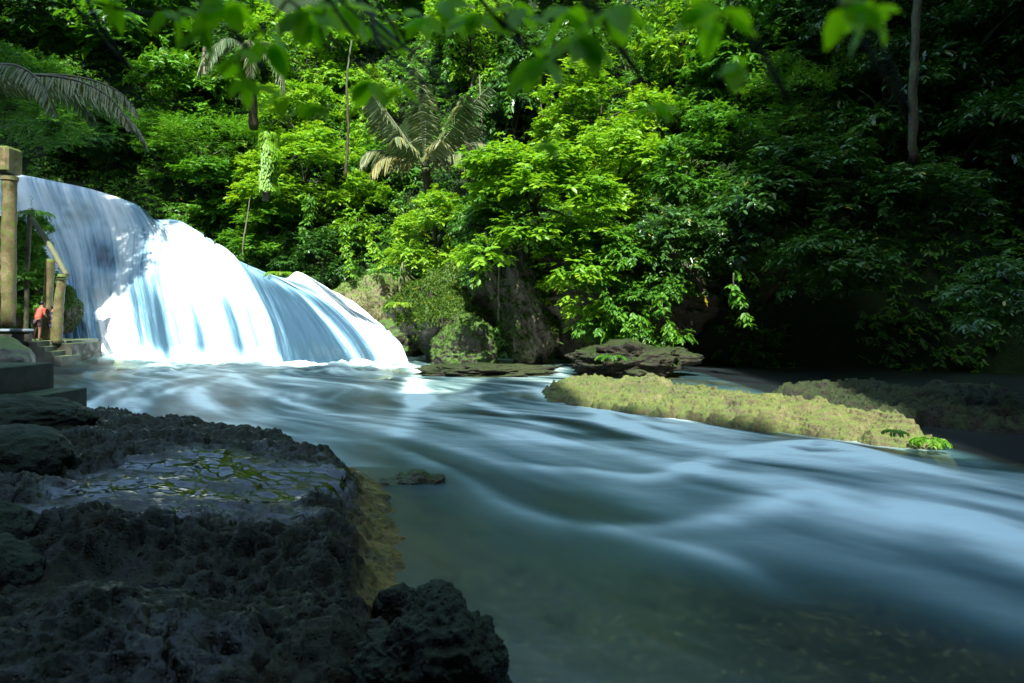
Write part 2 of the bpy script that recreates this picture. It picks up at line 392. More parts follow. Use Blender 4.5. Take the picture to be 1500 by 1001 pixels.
def tree(px, py, rpx, rpy, kind, label, name='jungle_tree', cat='tree', group='trees and shrubs on the jungle hillside', off=1.4, d=None, bark='bark', loc=None, stem=None, tw=.16):
    """a tree: curved trunk with limbs rising from the slope, and a crown of leaf sprays"""
    i = tree_n[0]; tree_n[0] += 1; rg = np.random.default_rng(500 + i)
    if loc is None:
        if d is None: d = hit(px, py, off)
        c = P(px, py, d); rx = rpx / F * d; rz = rpy / F * d
    else: c = np.array(loc, float); rx, rz = rpx, rpy
    me, C = crown_mesh(kind, i % 3)
    # foot of the trunk: on the slope just behind and below the crown
    if stem is None:
        yy = np.linspace(c[1] - 1, c[1] + 9, 60); tz = terrain(np.full(60, c[0]), yy)
        j = np.argmin(np.abs(tz - (c[2] - rz * .9))); base = np.array([c[0] + rg.uniform(-.3, .3), yy[j], tz[j] - .3])
    else: base = np.array(stem, float)
    e = empty(name, base, label, cat, group)
    cr = bpy.data.objects.new('crown', me); col.objects.link(cr); cr.parent = e
    rot = rg.uniform(0, 6.28)
    cr.location = Vector((c - base).tolist()); cr.rotation_euler = (0, 0, rot); cr.scale = (rx / PR, rx / PR * rg.uniform(.85, 1.0), rz / (PR * .95))
    mb = MB(); ht = max(np.linalg.norm(c - base), .5); tr = min(tw, .05 * ht + .04)
    t = np.linspace(0, 1, 9)[:, None]; top = (c - base) * np.array([1, 1, 1]) 
    path = top * t + np.array([0, 0, 1.0]) * np.sin(t * math.pi) * .12 * ht + rg.normal(0, .02 * ht, (9, 3)) * (t * (1 - t) * 4)
    mb.tube(path, np.linspace(tr * 1.2, tr * .5, 9), 8, wob=.2)
    ca, sa = math.cos(rot), math.sin(rot)
    for q in C[:9]:
        q = np.array([ca * q[0] - sa * q[1], sa * q[0] + ca * q[1], q[2]]) * np.array([rx, rx, rz]) / PR
        st = path[5 + int(rg.integers(0, 3))]; en = top + q
        lp = st * (1 - t) + en * t + np.array([0, 0, 1.0]) * np.sin(t * math.pi) * .08 * ht
        mb.tube(lp, np.linspace(tr * .45, tr * .1, 9), 5)
    mb.build('trunk', M[bark], e, smooth=True)
    return e

# ---- the hillside trees, from the upper left to the lower right of the wall
TREES = [
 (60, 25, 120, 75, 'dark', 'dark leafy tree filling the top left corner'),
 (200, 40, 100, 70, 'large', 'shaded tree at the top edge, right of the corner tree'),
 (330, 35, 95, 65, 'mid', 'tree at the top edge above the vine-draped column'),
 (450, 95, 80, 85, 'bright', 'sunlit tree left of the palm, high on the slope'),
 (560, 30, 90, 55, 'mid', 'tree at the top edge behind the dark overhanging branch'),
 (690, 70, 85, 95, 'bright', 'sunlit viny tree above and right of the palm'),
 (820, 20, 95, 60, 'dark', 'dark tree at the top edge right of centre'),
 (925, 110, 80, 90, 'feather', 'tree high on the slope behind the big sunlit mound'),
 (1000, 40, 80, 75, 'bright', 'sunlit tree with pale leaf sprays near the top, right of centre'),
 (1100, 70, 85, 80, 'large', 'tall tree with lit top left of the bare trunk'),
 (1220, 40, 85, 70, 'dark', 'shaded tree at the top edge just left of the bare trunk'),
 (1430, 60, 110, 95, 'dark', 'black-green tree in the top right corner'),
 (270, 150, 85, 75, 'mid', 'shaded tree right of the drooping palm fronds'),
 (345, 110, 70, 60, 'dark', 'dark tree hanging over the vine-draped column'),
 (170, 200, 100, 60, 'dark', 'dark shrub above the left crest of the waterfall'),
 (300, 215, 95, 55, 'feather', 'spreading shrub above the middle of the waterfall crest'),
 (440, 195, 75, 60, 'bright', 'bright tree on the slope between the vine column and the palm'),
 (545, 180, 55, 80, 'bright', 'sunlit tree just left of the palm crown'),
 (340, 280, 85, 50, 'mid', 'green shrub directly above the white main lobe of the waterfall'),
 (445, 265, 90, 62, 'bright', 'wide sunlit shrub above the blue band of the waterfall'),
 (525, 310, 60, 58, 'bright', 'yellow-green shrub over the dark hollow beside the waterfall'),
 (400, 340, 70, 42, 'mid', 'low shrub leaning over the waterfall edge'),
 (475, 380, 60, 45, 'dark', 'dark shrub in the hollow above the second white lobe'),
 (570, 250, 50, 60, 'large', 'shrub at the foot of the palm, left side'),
 (755, 185, 75, 75, 'dark', 'dark tree right of the palm fronds'),  # dark leaf colour here and on the next two paints the gap's shade
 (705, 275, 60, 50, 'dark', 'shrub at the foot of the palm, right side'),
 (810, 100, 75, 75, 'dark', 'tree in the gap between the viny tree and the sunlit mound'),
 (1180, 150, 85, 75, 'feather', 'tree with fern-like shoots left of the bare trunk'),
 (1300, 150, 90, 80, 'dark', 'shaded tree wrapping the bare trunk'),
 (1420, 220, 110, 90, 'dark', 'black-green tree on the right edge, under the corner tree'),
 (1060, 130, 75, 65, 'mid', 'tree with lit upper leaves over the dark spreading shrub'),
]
for a in TREES:
    tree(*a)
# nearer shrubs in front of the slope, on the rocks and over the hollow
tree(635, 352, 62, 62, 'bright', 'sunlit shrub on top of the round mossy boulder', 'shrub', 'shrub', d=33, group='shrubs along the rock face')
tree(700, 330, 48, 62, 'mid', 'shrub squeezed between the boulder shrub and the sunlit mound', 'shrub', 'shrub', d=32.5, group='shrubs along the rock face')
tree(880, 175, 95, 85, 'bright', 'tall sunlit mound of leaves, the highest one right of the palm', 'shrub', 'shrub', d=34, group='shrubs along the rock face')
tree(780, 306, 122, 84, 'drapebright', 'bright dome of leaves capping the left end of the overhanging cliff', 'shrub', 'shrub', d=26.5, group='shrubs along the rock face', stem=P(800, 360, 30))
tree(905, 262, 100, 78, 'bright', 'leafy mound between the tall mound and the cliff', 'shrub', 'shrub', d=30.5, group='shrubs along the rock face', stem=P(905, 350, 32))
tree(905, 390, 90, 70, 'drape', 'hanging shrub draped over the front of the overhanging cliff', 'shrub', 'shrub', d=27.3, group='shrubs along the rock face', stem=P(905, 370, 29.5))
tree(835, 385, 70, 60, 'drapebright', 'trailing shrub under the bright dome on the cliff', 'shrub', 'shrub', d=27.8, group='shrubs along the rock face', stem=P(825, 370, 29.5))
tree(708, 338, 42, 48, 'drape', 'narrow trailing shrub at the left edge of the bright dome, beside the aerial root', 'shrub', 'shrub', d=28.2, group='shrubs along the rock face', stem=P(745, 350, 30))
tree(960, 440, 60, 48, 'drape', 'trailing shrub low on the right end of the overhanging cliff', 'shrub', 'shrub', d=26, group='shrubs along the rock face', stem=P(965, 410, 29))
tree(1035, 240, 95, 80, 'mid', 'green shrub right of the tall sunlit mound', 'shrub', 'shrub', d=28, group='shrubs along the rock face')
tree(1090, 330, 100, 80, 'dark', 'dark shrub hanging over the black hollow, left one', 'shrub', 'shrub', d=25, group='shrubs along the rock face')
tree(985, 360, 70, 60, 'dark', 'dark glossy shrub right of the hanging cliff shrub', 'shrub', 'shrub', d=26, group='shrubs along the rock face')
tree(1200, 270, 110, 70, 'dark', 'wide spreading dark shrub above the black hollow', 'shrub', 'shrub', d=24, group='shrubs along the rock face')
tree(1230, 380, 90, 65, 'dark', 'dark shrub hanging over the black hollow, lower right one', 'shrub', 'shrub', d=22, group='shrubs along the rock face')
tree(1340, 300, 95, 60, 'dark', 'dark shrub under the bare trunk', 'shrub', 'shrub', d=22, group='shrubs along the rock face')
tree(1465, 440, 85, 62, 'dark', 'glossy-leaved bush at the right edge over the calm pool', 'shrub', 'shrub', d=13, group='shrubs along the rock face', stem=P(1640, 560, 15.5))
tree(60, 165, 105, 62, 'feather', 'feathery tree at the left edge above the stone pillar', 'feathery_tree', 'tree', d=33, group='trees by the viewing deck', stem=P(-160, 330, 35))
tree(-10, 110, 90, 60, 'feather', 'feathery branch mass cut by the left frame edge', 'feathery_tree', 'tree', d=32, group='trees by the viewing deck', stem=P(-180, 330, 34))
tree(30, 372, 32, 42, 'mid', 'shrub behind the stone pillar on the left', 'shrub', 'shrub', d=33, group='shrubs by the viewing deck', stem=P(35, 430, 35))
tree(46, 338, 24, 34, 'mid', 'small shrub over the sloping mossy beam at the left', 'shrub', 'shrub', d=33, group='shrubs by the viewing deck', stem=P(40, 400, 34.5))
tree(55, 425, 40, 42, 'mid', 'low shrub behind the person in red', 'shrub', 'shrub', d=33, group='shrubs by the viewing deck', stem=P(50, 470, 34.5))

# fern-like bright sprigs on the shaded right
def sprig(px, py, d, n, L, label, mat='leaf_mid', tint=.75, fold=1):
    e = empty('fern', P(px, py, d), label, 'fern', 'ferns on the slope')
    for k in range(n):
        rg = np.random.default_rng(900 + int(px) + k)
        a = k * 2 * math.pi / n + rg.uniform(-.3, .3)
        path, (V, Q, T) = frond_geo(rg, L * rg.uniform(.8, 1.1), .35, .55, 20, L * .26, tint, .15)
        c, s = math.cos(a), math.sin(a); Rm = np.array([[c, -s, 0], [s, c, 0], [0, 0, 1]])
        mesh_np('frond', V @ Rm.T, Q, M[mat], e, attrs={'tint': T})
    return e
sprig(1235, 128, 30, 7, 1.3, 'lit fern-like sprig on the shaded slope, upper of two')
sprig(1280, 190, 27, 7, 1.3, 'lit fern-like sprig on the shaded slope, lower of two')
sprig(1120, 40, 36, 7, 1.6, 'bright fern-like tuft high up, right of centre', 'leaf_bright')
sprig(52, 312, 30.5, 8, .9, 'fern leaning toward the waterfall beside the pillar', 'leaf_mid', .5)
sprig(410, 400, 35.5, 9, .9, 'bright green tuft on the rim between the two white lobes', 'leaf_bright')
sprig(590, 445, 29.8, 9, .8, 'yellow-green tuft between the tan boulder and the mossy boulder', 'leaf_bright')
sprig(1362, 645, 10.3, 9, .34, 'small fern clump at the right tip of the pale rock ledge', 'leaf_bright', .4)
sprig(1310, 632, 10.2, 8, .22, 'small green sprout on the flank of the pale ledge', 'leaf_bright', .4)
sprig(895, 522, 22, 8, .6, 'small weed on the dark low rock below the cliff', 'leaf_mid', .6)
sprig(10, 600, 9.4, 9, .32, 'small weed beside the dark steps at the left edge', 'leaf_mid', .6)

# creepers and leaf litter that cover the slope itself
rg = np.random.default_rng(77)
n = 34000
px = rg.uniform(-330, 1830, n); yy = rg.uniform(0, 1, n)
bx = (px - 750) / 1000 * 38; fy = foot(bx); y = fy + rg.uniform(.2, 16, n); bz = terrain(bx, y)
ok = (vnoise(bx * .5, y * .5, seed=21) > -.45); bx, y, bz = bx[ok], y[ok], bz[ok]
pp = np.stack([bx, y - .1, bz + .05], -1)
V, Q, T = sprays(rg, pp, np.stack([rg.normal(0, .5, len(pp)), -.8 + 0 * y, rg.uniform(-.4, .6, len(pp))], -1), 7, .6, .25, .45, .6)
tag(mesh_np('undergrowth', V, Q, M['leaf_mid'], attrs={'tint': T}), 'creepers covering the steep slope between the trees', kind='stuff')

# ------------------------------------------------------------------ palms
def palm(base, crown_at, specs, label, name='palm_tree', group='palms', leafmat='leaf_palm'):
    e = empty(name, base, label, 'palm', group); base = np.array(base, float); ca = np.array(crown_at, float)
    t = np.linspace(0, 1, 12)[:, None]
    mb = MB(); mb.tube((ca - base) * t + np.array([.1, 0, 0]) * np.sin(t * 3), np.linspace(.26, .2, 12) * (1 + .12 * (np.arange(12) % 2)), 10, wob=.15)
    mb.build('trunk', M['bark'], e, smooth=True)
    for k, (az, L, rise, droop, tint, hang) in enumerate(specs):
        rg = np.random.default_rng(3000 + k + int(abs(base[0]) * 10))
        path, (V, Q, T) = frond_geo(rg, L, rise, droop, 46 if L < 4 else 80, (.30 * L + .12) if L < 4 else .5, tint, hang, rg.uniform(-.08, .08))
        a = R(az); c, s = math.cos(a), math.sin(a); Rm = np.array([[c, -s, 0], [s, c, 0], [0, 0, 1]])
        off = ca - base
        o = mesh_np('frond', V @ Rm.T + off, Q, M[leafmat], e, attrs={'tint': T})
        Vt, Qt, Tt = tube(path @ Rm.T + off, np.linspace(.035, .008, len(path)) * L / 3, 5)
        mesh_np('rachis', Vt, Qt, M['bark_pale'], o, T=Tt)
    return e
pc = P(622, 245, 35.5)
palm(P(628, 300, 37), pc, [
    (178, 3.6, .8, .72, .8, .7), (200, 3.0, .6, .8, .9, .7), (150, 3.6, 1.6, .75, .45, .6), (165, 3.8, 2.0, .8, .5, .6), (15, 3.8, 2.0, .8, .5, .6),
    (5, 3.5, .95, .62, .8, .8), (-20, 3.0, .75, .8, .85, .8), (35, 3.4, 1.3, .5, .45, .6),
    (95, 3.0, 2.2, .45, .4, .5), (-90, 2.6, 2.2, .55, .6, .6), (-120, 2.6, 1.1, .75, .6, .6), (-60, 2.6, 1.0, .7, .7, .6),
    (215, 3.3, 1.5, .5, .4, .6), (-35, 3.2, 1.5, .5, .5, .6), (120, 3.0, 1.3, .5, .3, .6)],
    'palm with pale drooping fronds in the middle of the hillside')
pl = P(-60, 125, 17)
palm(np.array([pl[0], pl[1], 1.0]), pl, [(-4, 4.9, .25, .50, .85, .75), (8, 4.6, .36, .50, .7, .7), (-28, 4.2, .3, .6, .5, .7), (25, 4.5, .35, .6, .4, .7), (-60, 3.5, .5, .6, .4, .7), (70, 4, .6, .6, .3, .6), (150, 4, .6, .7, .3, .6), (210, 4, .6, .7, .3, .6)],
     'palm outside the left edge whose long pale frond arches into view')
pd = P(360, 70, 38)
palm(P(372, 190, 40), pd, [(-15, 2.6, .4, 1.5, .55, .6), (-60, 2.4, .5, 1.5, .45, .6), (-120, 2.4, .6, 1.4, .3, .6), (200, 2.6, .5, 1.2, .3, .6), (60, 2.5, .9, .6, .3, .5)],
     'small palm with withered hanging fronds high above the waterfall')

# ------------------------------------------------------------------ boulders
import bmesh
def ico(sub):
    bm = bmesh.new(); bmesh.ops.create_icosphere(bm, subdivisions=sub, radius=1)
    V = np.array([v.co[:] for v in bm.verts]); bm.verts.index_update(); T = np.array([[v.index for v in f.verts] for f in bm.faces]); bm.free()
    return V, T
ICO = {5: ico(5), 6: ico(6), 7: ico(7)}
def boulder(c, s, mat, label, name='boulder', seed=0, amp=.16, sub=6, freq=1.3, undercut=0, pits=.0, flat=0, moss=0, group=None, ridge=0, shape=None, mosscol='moss', mosslen=.12):
    V, T = ICO[sub]; D = V.copy(); s = np.array(s, float)
    q = D * freq + seed * 3.7
    r = 1 + amp * fbm(q[:, 0], q[:, 1], q[:, 2], 6, seed, .55)
    if ridge:
        r += ridge * (1 - np.abs(fbm(q[:, 0] * 2.2, q[:, 1] * 2.2, q[:, 2] * 5.5, 4, seed + 40)))
    V = D * r[:, None]
    if undercut: V[:, :2] *= (1 - undercut * np.clip(-V[:, 2:3], 0, 1))
    if flat: V[:, 2] = np.sign(V[:, 2]) * np.abs(V[:, 2]) ** (1 - flat)
    V = V * s
    if pits:
        w = V / np.mean(s) * 6
        d1, d2 = worley(w[:, 0], w[:, 1], w[:, 2], seed); V += D * s / s.max() * (pits * (np.clip(d1, 0, .7) - .45))[:, None]
    if shape is not None: V = shape(V)
    e = empty(name, np.array(c) - np.array([0, 0, s[2] * .8]), label, 'rock', group)
    o = mesh_np('stone', V + np.array([0, 0, s[2] * .8]), None, mat, e, T=T)
    if moss:
        rg = np.random.default_rng(seed + 5)
        fn = V[T]; cen = fn.mean(1); nn = unit(np.cross(fn[:, 1] - fn[:, 0], fn[:, 2] - fn[:, 0]))
        a = np.linalg.norm(np.cross(fn[:, 1] - fn[:, 0], fn[:, 2] - fn[:, 0]), axis=1)
        w = a * np.clip(nn[:, 2] + .35 + .5 * vnoise(cen[:, 0] * 1.5, cen[:, 1] * 1.5, cen[:, 2] * 1.5, seed), 0, 1); w /= w.sum()
        idx = rg.choice(len(T), moss, p=w)
        b = rg.dirichlet((1, 1, 1), moss); p = (fn[idx] * b[..., None]).sum(1)
        Vm, Qm, Tm = leaf_geo(p - nn[idx] * .01, nn[idx] * .6 + rg.normal(0, .5, (moss, 3)) + np.array([0, 0, -.35]), nn[idx] + rg.normal(0, .4, (moss, 3)), mosslen * rg.uniform(.5, 1.3, moss), mosslen * .3, rg.uniform(0, .9, moss))
        mesh_np('moss', Vm + np.array([0, 0, s[2] * .8]), Qm, M[mosscol], e, attrs={'tint': Tm})
    return e

boulder(P(545, 458, 35.6), (1.85, 1.3, 1.85), M['boulder_tan'], 'tan rounded boulder beside the right foot of the waterfall', seed=2, amp=.2, moss=5000, pits=.12)
boulder(P(655, 465, 31), (2.3, 1.7, 2.15), M['boulder'], 'big round boulder thickly covered in moss', seed=3, amp=.27, undercut=.3, moss=26000, mosslen=.16)
boulder(P(684, 520, 28.8), (1.35, .9, 1.25), M['boulder'], 'low mossy boulder at the water between the round boulder and the cliff', seed=4, amp=.34, moss=4500, ridge=.06)
boulder(P(575, 500, 34.6), (1.6, 1.2, 1.3), M['boulder'], 'dark wet boulder behind the end of the waterfall', seed=5, amp=.2)
def cliffshape(V):
    z = V[:, 2]; V = V.copy()
    V[:, 1] -= .9 * sstep(-.5, 2.5, z)              # the upper part leans out over the base
    V[:, 0] -= .35 * np.sin(z * .8)
    return V
boulder(P(765, 445, 29.2), (1.25, 1.5, 2.9), M['cliff'], 'tall narrow rock buttress with moss on its left side', 'rock_buttress', seed=8, amp=.2, undercut=.12, ridge=.12, moss=9000, mosslen=.2, shape=cliffshape)
boulder(P(880, 440, 30), (4.6, 2.2, 2.7), M['cliff'], 'wide overhanging cliff under the hanging shrubs', 'cliff_rock', seed=9, amp=.2, undercut=.45, ridge=.14, moss=9000, mosslen=.2, shape=cliffshape)
boulder(P(925, 528, 23.5), (1.9, 1.4, .62), M['dark_rock'], 'low dark rounded rock under the cliff overhang', seed=16, amp=.24, freq=2.0, moss=500, mosslen=.1)
boulder(P(705, 546, 24.5), (2.7, 1.5, .34), M['dark_rock'], 'low smooth wet rock at the water edge below the mossy boulders', 'wet_rock', seed=14, amp=.34, freq=1.7)

# the pale ledge and the darker one beyond it: height fields with real thickness
def ledge(name, mat, label, outline, top, seed, n=(420, 170), amp=.07, rough=1.15, sedcol=False):
    """outline: list of (x, y_front, y_back); top: list of (x, height)"""
    o = np.array(outline); tt = np.array(top)
    xs = np.linspace(o[0, 0], o[-1, 0], n[0]); v = np.linspace(0, 1, n[1])
    yf = np.interp(xs, o[:, 0], o[:, 1]) + .35 * fbm(xs * .9, xs * 0, oct=4, seed=seed); yb = np.interp(xs, o[:, 0], o[:, 2])
    X = np.repeat(xs[:, None], n[1], 1); Y = yf[:, None] + (yb - yf)[:, None] * v[None]
    wdt = (yb - yf)[:, None]; dist = np.minimum(v[None] * wdt, (1 - v[None]) * wdt)
    dist = np.minimum(dist, np.minimum(X - o[0, 0], o[-1, 0] - X) * 1.0)
    H = np.interp(xs, tt[:, 0], tt[:, 1])[:, None]
    tilt = .55 + .45 * sstep(0, .75, v[None])                   # it climbs away from the river
    Z = -.45 + (H * tilt + .45) * (1 - np.exp(-dist * 4.5 / np.maximum(H + .2, .3)))
    big = fbm(X * .9, Y * 1.1, seed=seed + 1, oct=5)
    hf = np.abs(fbm(X * 1.7, Y * 2.6, seed=seed + 12, oct=5, gain=.5))
    st = 1 - np.abs(fbm(X * 1.2 + Y * .7, Y * 3.5, seed=seed + 2, oct=5))
    d1, d2 = worley(X * 7, Y * 7, seed=seed)
    m = sstep(0, .3, dist)
    Z = Z + rough * m * (amp * big + .13 * (st - .5) - .17 * hf + .05 + .02 * (np.clip(d1, 0, .6) - .3))
    q = Z * 11 + 1.2 * vnoise(X * .9, Y * 1.4, seed=seed + 14) + .5 * vnoise(X * 3, Y * 4, seed=seed + 15); fq = np.floor(q)      # worn strata
    Z = np.where(Z > -.05, Z + .75 * m * ((fq + sstep(.45, 1, q - fq)) - q) / 11, Z)
    X = X + .02 * vnoise(X * 5, Y * 5, seed=seed + 9); Y = Y + .02 * vnoise(X * 5, Y * 5, seed=seed + 8)
    e = empty(name, (o[:, 0].mean(), o[:, 1].mean(), 0), label, 'rock')
    V = np.stack([X, Y, Z], -1).reshape(-1, 3) - np.array(e.location[:])
    mesh_np('stone', V, grid_quads(*n), mat, e); return e
ledge('rock_ledge', M['ledge'], 'long pale yellowish rock ledge lying along the far bank', [(.7, 16.6, 18.5), (1.6, 15.5, 20.5), (2.6, 14.0, 20), (4, 12.4, 17), (5, 11.5, 14.5), (6, 10.5, 12.6), (6.75, 10.1, 11.2)],
      [(.7, .05), (1.6, .12), (2.6, .26), (3.6, .40), (4.3, .40), (5, .40), (5.8, .40), (6.3, .34), (6.75, .2)], 31, n=(560, 240))
ledge('rock_ledge', M['dark_rock'], 'shaded dark rock ledge at the right edge behind the pale ledge', [(6.2, 13.2, 17), (7.2, 12.4, 17), (8.4, 11.6, 17), (10, 10.8, 16), (12, 10, 15), (15, 9, 14)],
      [(6.2, .15), (7.2, .38), (8, .46), (10, .4), (12, .4), (15, .5)], 47)

# ------------------------------------------------------------------ waterfall
SL = [[(-75, 248), (-50, 320), (0, 395), (45, 460), (68, 524)],
      [(24, 258), (50, 320), (80, 395), (98, 460), (104, 524)],
      [(80, 268), (100, 325), (118, 395), (124, 460), (135, 524)],
      [(140, 281), (160, 330), (170, 400), (175, 460), (185, 525)],
      [(200, 302), (222, 345), (218, 400), (228, 460), (240, 526)],
      [(222, 321), (262, 348), (280, 400), (300, 460), (310, 527)],
      [(268, 326), (315, 362), (345, 410), (372, 460), (388, 530)],
      [(325, 368), (368, 398), (395, 440), (415, 490), (425, 532)],
      [(372, 392), (422, 420), (457, 455), (490, 500), (508, 535)],
      [(418, 408), (468, 434), (508, 467), (540, 505), (555, 536)],
      [(440, 400), (497, 440), (535, 472), (562, 505), (572, 536)],
      [(480, 424), (520, 446), (556, 478), (578, 503), (588, 534)],
      [(512, 452), (545, 470), (572, 488), (588, 504), (598, 533)]]
dT = [41.5, 41, 40.5, 40, 39.2, 38.5, 37.5, 36.5, 35.6, 34.6, 34, 33, 32]
def cr(P0, P1, P2, P3, t):
    return .5 * ((2 * P1) + (-P0 + P2) * t + (2 * P0 - 5 * P1 + 4 * P2 - P3) * t ** 2 + (-P0 + 3 * P1 - 3 * P2 + P3) * t ** 3)
def spline(A, m):
    """Catmull-Rom resample of A (k, ...) along axis 0 to m samples"""
    k = len(A); E = np.concatenate([[2 * A[0] - A[1]], A, [2 * A[-1] - A[-2]]])
    u = np.linspace(0, k - 1 - 1e-6, m); i = u.astype(int); t = (u - i).reshape((-1,) + (1,) * (A.ndim - 1))
    return cr(E[i], E[i + 1], E[i + 2], E[i + 3], t)
W3 = []
for s, dt in zip(SL, dT):
    db = 2.0 * F / (s[-1][1] - HZ) ; row = []
    for k, (x, y) in enumerate(s):
        v = k / 4; row.append(P(x, y, dt + (db - dt) * (v * .55 + .45 * v * v) if v < 1 else db))
    row.insert(0, row[0] + np.array([-.2, 1.6, -.25])); row.insert(0, row[0] + np.array([-.4, 3, -.9]))
    row.append(row[-1] + np.array([.1, -.4, -.5]))
    W3.append(row)
W3 = np.array(W3); NU, NV = 670, 300
S = spline(W3, NU); S = spline(S.transpose(1, 0, 2), NV).transpose(1, 0, 2)      # (NU,NV,3)
U = np.repeat(np.linspace(-1, 11, NU)[:, None], NV, 1); Vr = np.repeat(np.linspace(0, 1, NV)[None], NU, 0); Vv = np.clip((Vr - 2 / 7) / (4 / 7), -.3, 1.2)
dU = unit(np.gradient(S, axis=0)); dV = unit(np.gradient(S, axis=1)); NR = unit(np.cross(dV, dU)); NR *= np.sign(-NR[..., 1:2] + NR[..., 2:3] * .5)
# soft folds running down the sheet, broad lobes, ledges under the thin part
fold = .06 * vnoise(U * 3.2 + .3 * vnoise(U, Vv * 3, seed=2), Vv * 1.6, seed=61) + .05 * vnoise(U * 8, Vv * 2.2, seed=62) + .008 * vnoise(U * 26, Vv * 2.5, seed=63)
led = .14 * (1 - sstep(1.5, 3.6, U)) * fbm(U * 1.4, Vv * 7 + U * .8, seed=64, oct=3)
bulge = .35 * np.exp(-((U - 4.6) / 1.3) ** 2) * np.sin(np.clip(Vv * 1.05, 0, 1) * math.pi)
mask = sstep(-.02, .25, Vv)
S = S + NR * ((fold + led + bulge) * mask)[..., None]
# how much white (aerated) water each part carries
foam = np.full(U.shape, .58)
foam += .24 * (1 - sstep(2.2, 3.4, U + Vv * .3)) * (1 - sstep(.45, .78, Vv)) 
foam += .30 * sstep(2.6, 3.9, U) * (1 - sstep(5.4, 5.75, U)) * sstep(-.05, .25, Vv) * (1 - .5 * sstep(.5, .95, Vv))
foam += .40 * (1 - sstep(.3, 1.0, np.abs(U - 1.1 - Vv * 1.0))) * sstep(.55, .75, Vv)
band = sstep(5.55, 5.95, U) * (1 - sstep(7.5, 8.1, U)) * sstep(.2, .42, Vv)
foam -= .36 * band
foam += .42 * sstep(8.1, 8.5, U) * (1 - sstep(9.6, 10.4, U)) + .2 * sstep(9.6, 10.4, U)
foam += .30 * sstep(.90, .98, Vv) * (1 - band * .9)
foam += .42 * np.exp(-((U - 7.1 - .25 * Vv) / .14) ** 2) * band
foam -= .55 * np.exp(-((U - 1.75) / .35) ** 2 - ((Vv - .42) / .07) ** 2)
foam -= .34 * np.clip(.2 + vnoise(U * 5.5, Vv * .8, seed=160), 0, 1) * sstep(.45, .8, Vv) * (1 - sstep(5.0, 5.6, U)) * sstep(1.6, 2.4, U)
foam += .16 * fbm(U * 3.2, Vv * 1.3, seed=66, oct=3) + .08 * vnoise(U * 18, Vv * 2.4, seed=67)

def water_shader(n, foamfac, bump_h, bstr, bdist, clear=(.42, .55, .50), fcol=(.70, .82, .88), thin=None, frough=.45):
    nm = n.bump(bump_h, bstr, bdist)
    fo = n.bsdf(fcol, frough, nm, .35)
    fr = n('ShaderNodeFresnel'); fr.inputs['IOR'].default_value = 1.33; n.link(nm, fr.inputs['Normal'])
    gl = n('ShaderNodeBsdfGlossy'); gl.inputs['Roughness'].default_value = .32; gl.inputs['Color'].default_value = (.9, .95, 1, 1); n.link(nm, gl.inputs['Normal'])
    tr = n('ShaderNodeBsdfTransparent'); tr.inputs[0].default_value = (*clear, 1)
    m1 = n('ShaderNodeMixShader'); n.link(n.math('MULTIPLY', fr.outputs[0], .16), m1.inputs[0]); n.link(tr.outputs[0], m1.inputs[1]); n.link(gl.outputs[0], m1.inputs[2])
    m2 = n('ShaderNodeMixShader'); n.link(foamfac, m2.inputs[0]); n.link(m1.outputs[0], m2.inputs[1]); n.link(fo, m2.inputs[2])
    return m2.outputs[0]
m, nt = newmat('falling_water'); n = N(nt)
ua = n.attr('u'); va = n.attr('v'); cx = n('ShaderNodeCombineXYZ'); n.link(ua, cx.inputs[0]); n.link(va, cx.inputs[1])
mp = n('ShaderNodeMapping'); n.link(cx.outputs[0], mp.inputs[0]); mp.inputs['Scale'].default_value = (14, 5, 1)
st1 = n.noise(mp.outputs[0], 1.0, 5, .6); mp2 = n('ShaderNodeMapping'); n.link(cx.outputs[0], mp2.inputs[0]); mp2.inputs['Scale'].default_value = (60, 14, 1)
st2 = n.noise(mp2.outputs[0], 1.0, 4, .6)
ff = n.math('ADD', n.attr('foam'), n.math('ADD', n.math('MULTIPLY', n.math('SUBTRACT', st1, .5), .45), n.math('MULTIPLY', n.math('SUBTRACT', st2, .5), .24)))
ff = n.math('POWER', n.rampf(ff, .0, 1.1), 2.4)
fcol = n.ramp(ff, [(0, (.02, .05, .08)), (.22, (.13, .26, .36)), (.6, (.50, .62, .68)), (1, (.84, .88, .90))])
nm = n.bump(n.math('ADD', st1, n.math('MULTIPLY', st2, .3)), .25, .05)
n.out(n.bsdf(fcol, n.rampf(ff, 0, 1, .25, .6), nm, .5)); M['falls'] = m
wf = mesh_np('waterfall', S.reshape(-1, 3), grid_quads(NU, NV), M['falls'], attrs={'foam': foam.ravel(), 'u': U.ravel(), 'v': Vv.ravel()})
tag(wf, 'white silky waterfall spreading down a broad rock slope on the left', kind='structure')

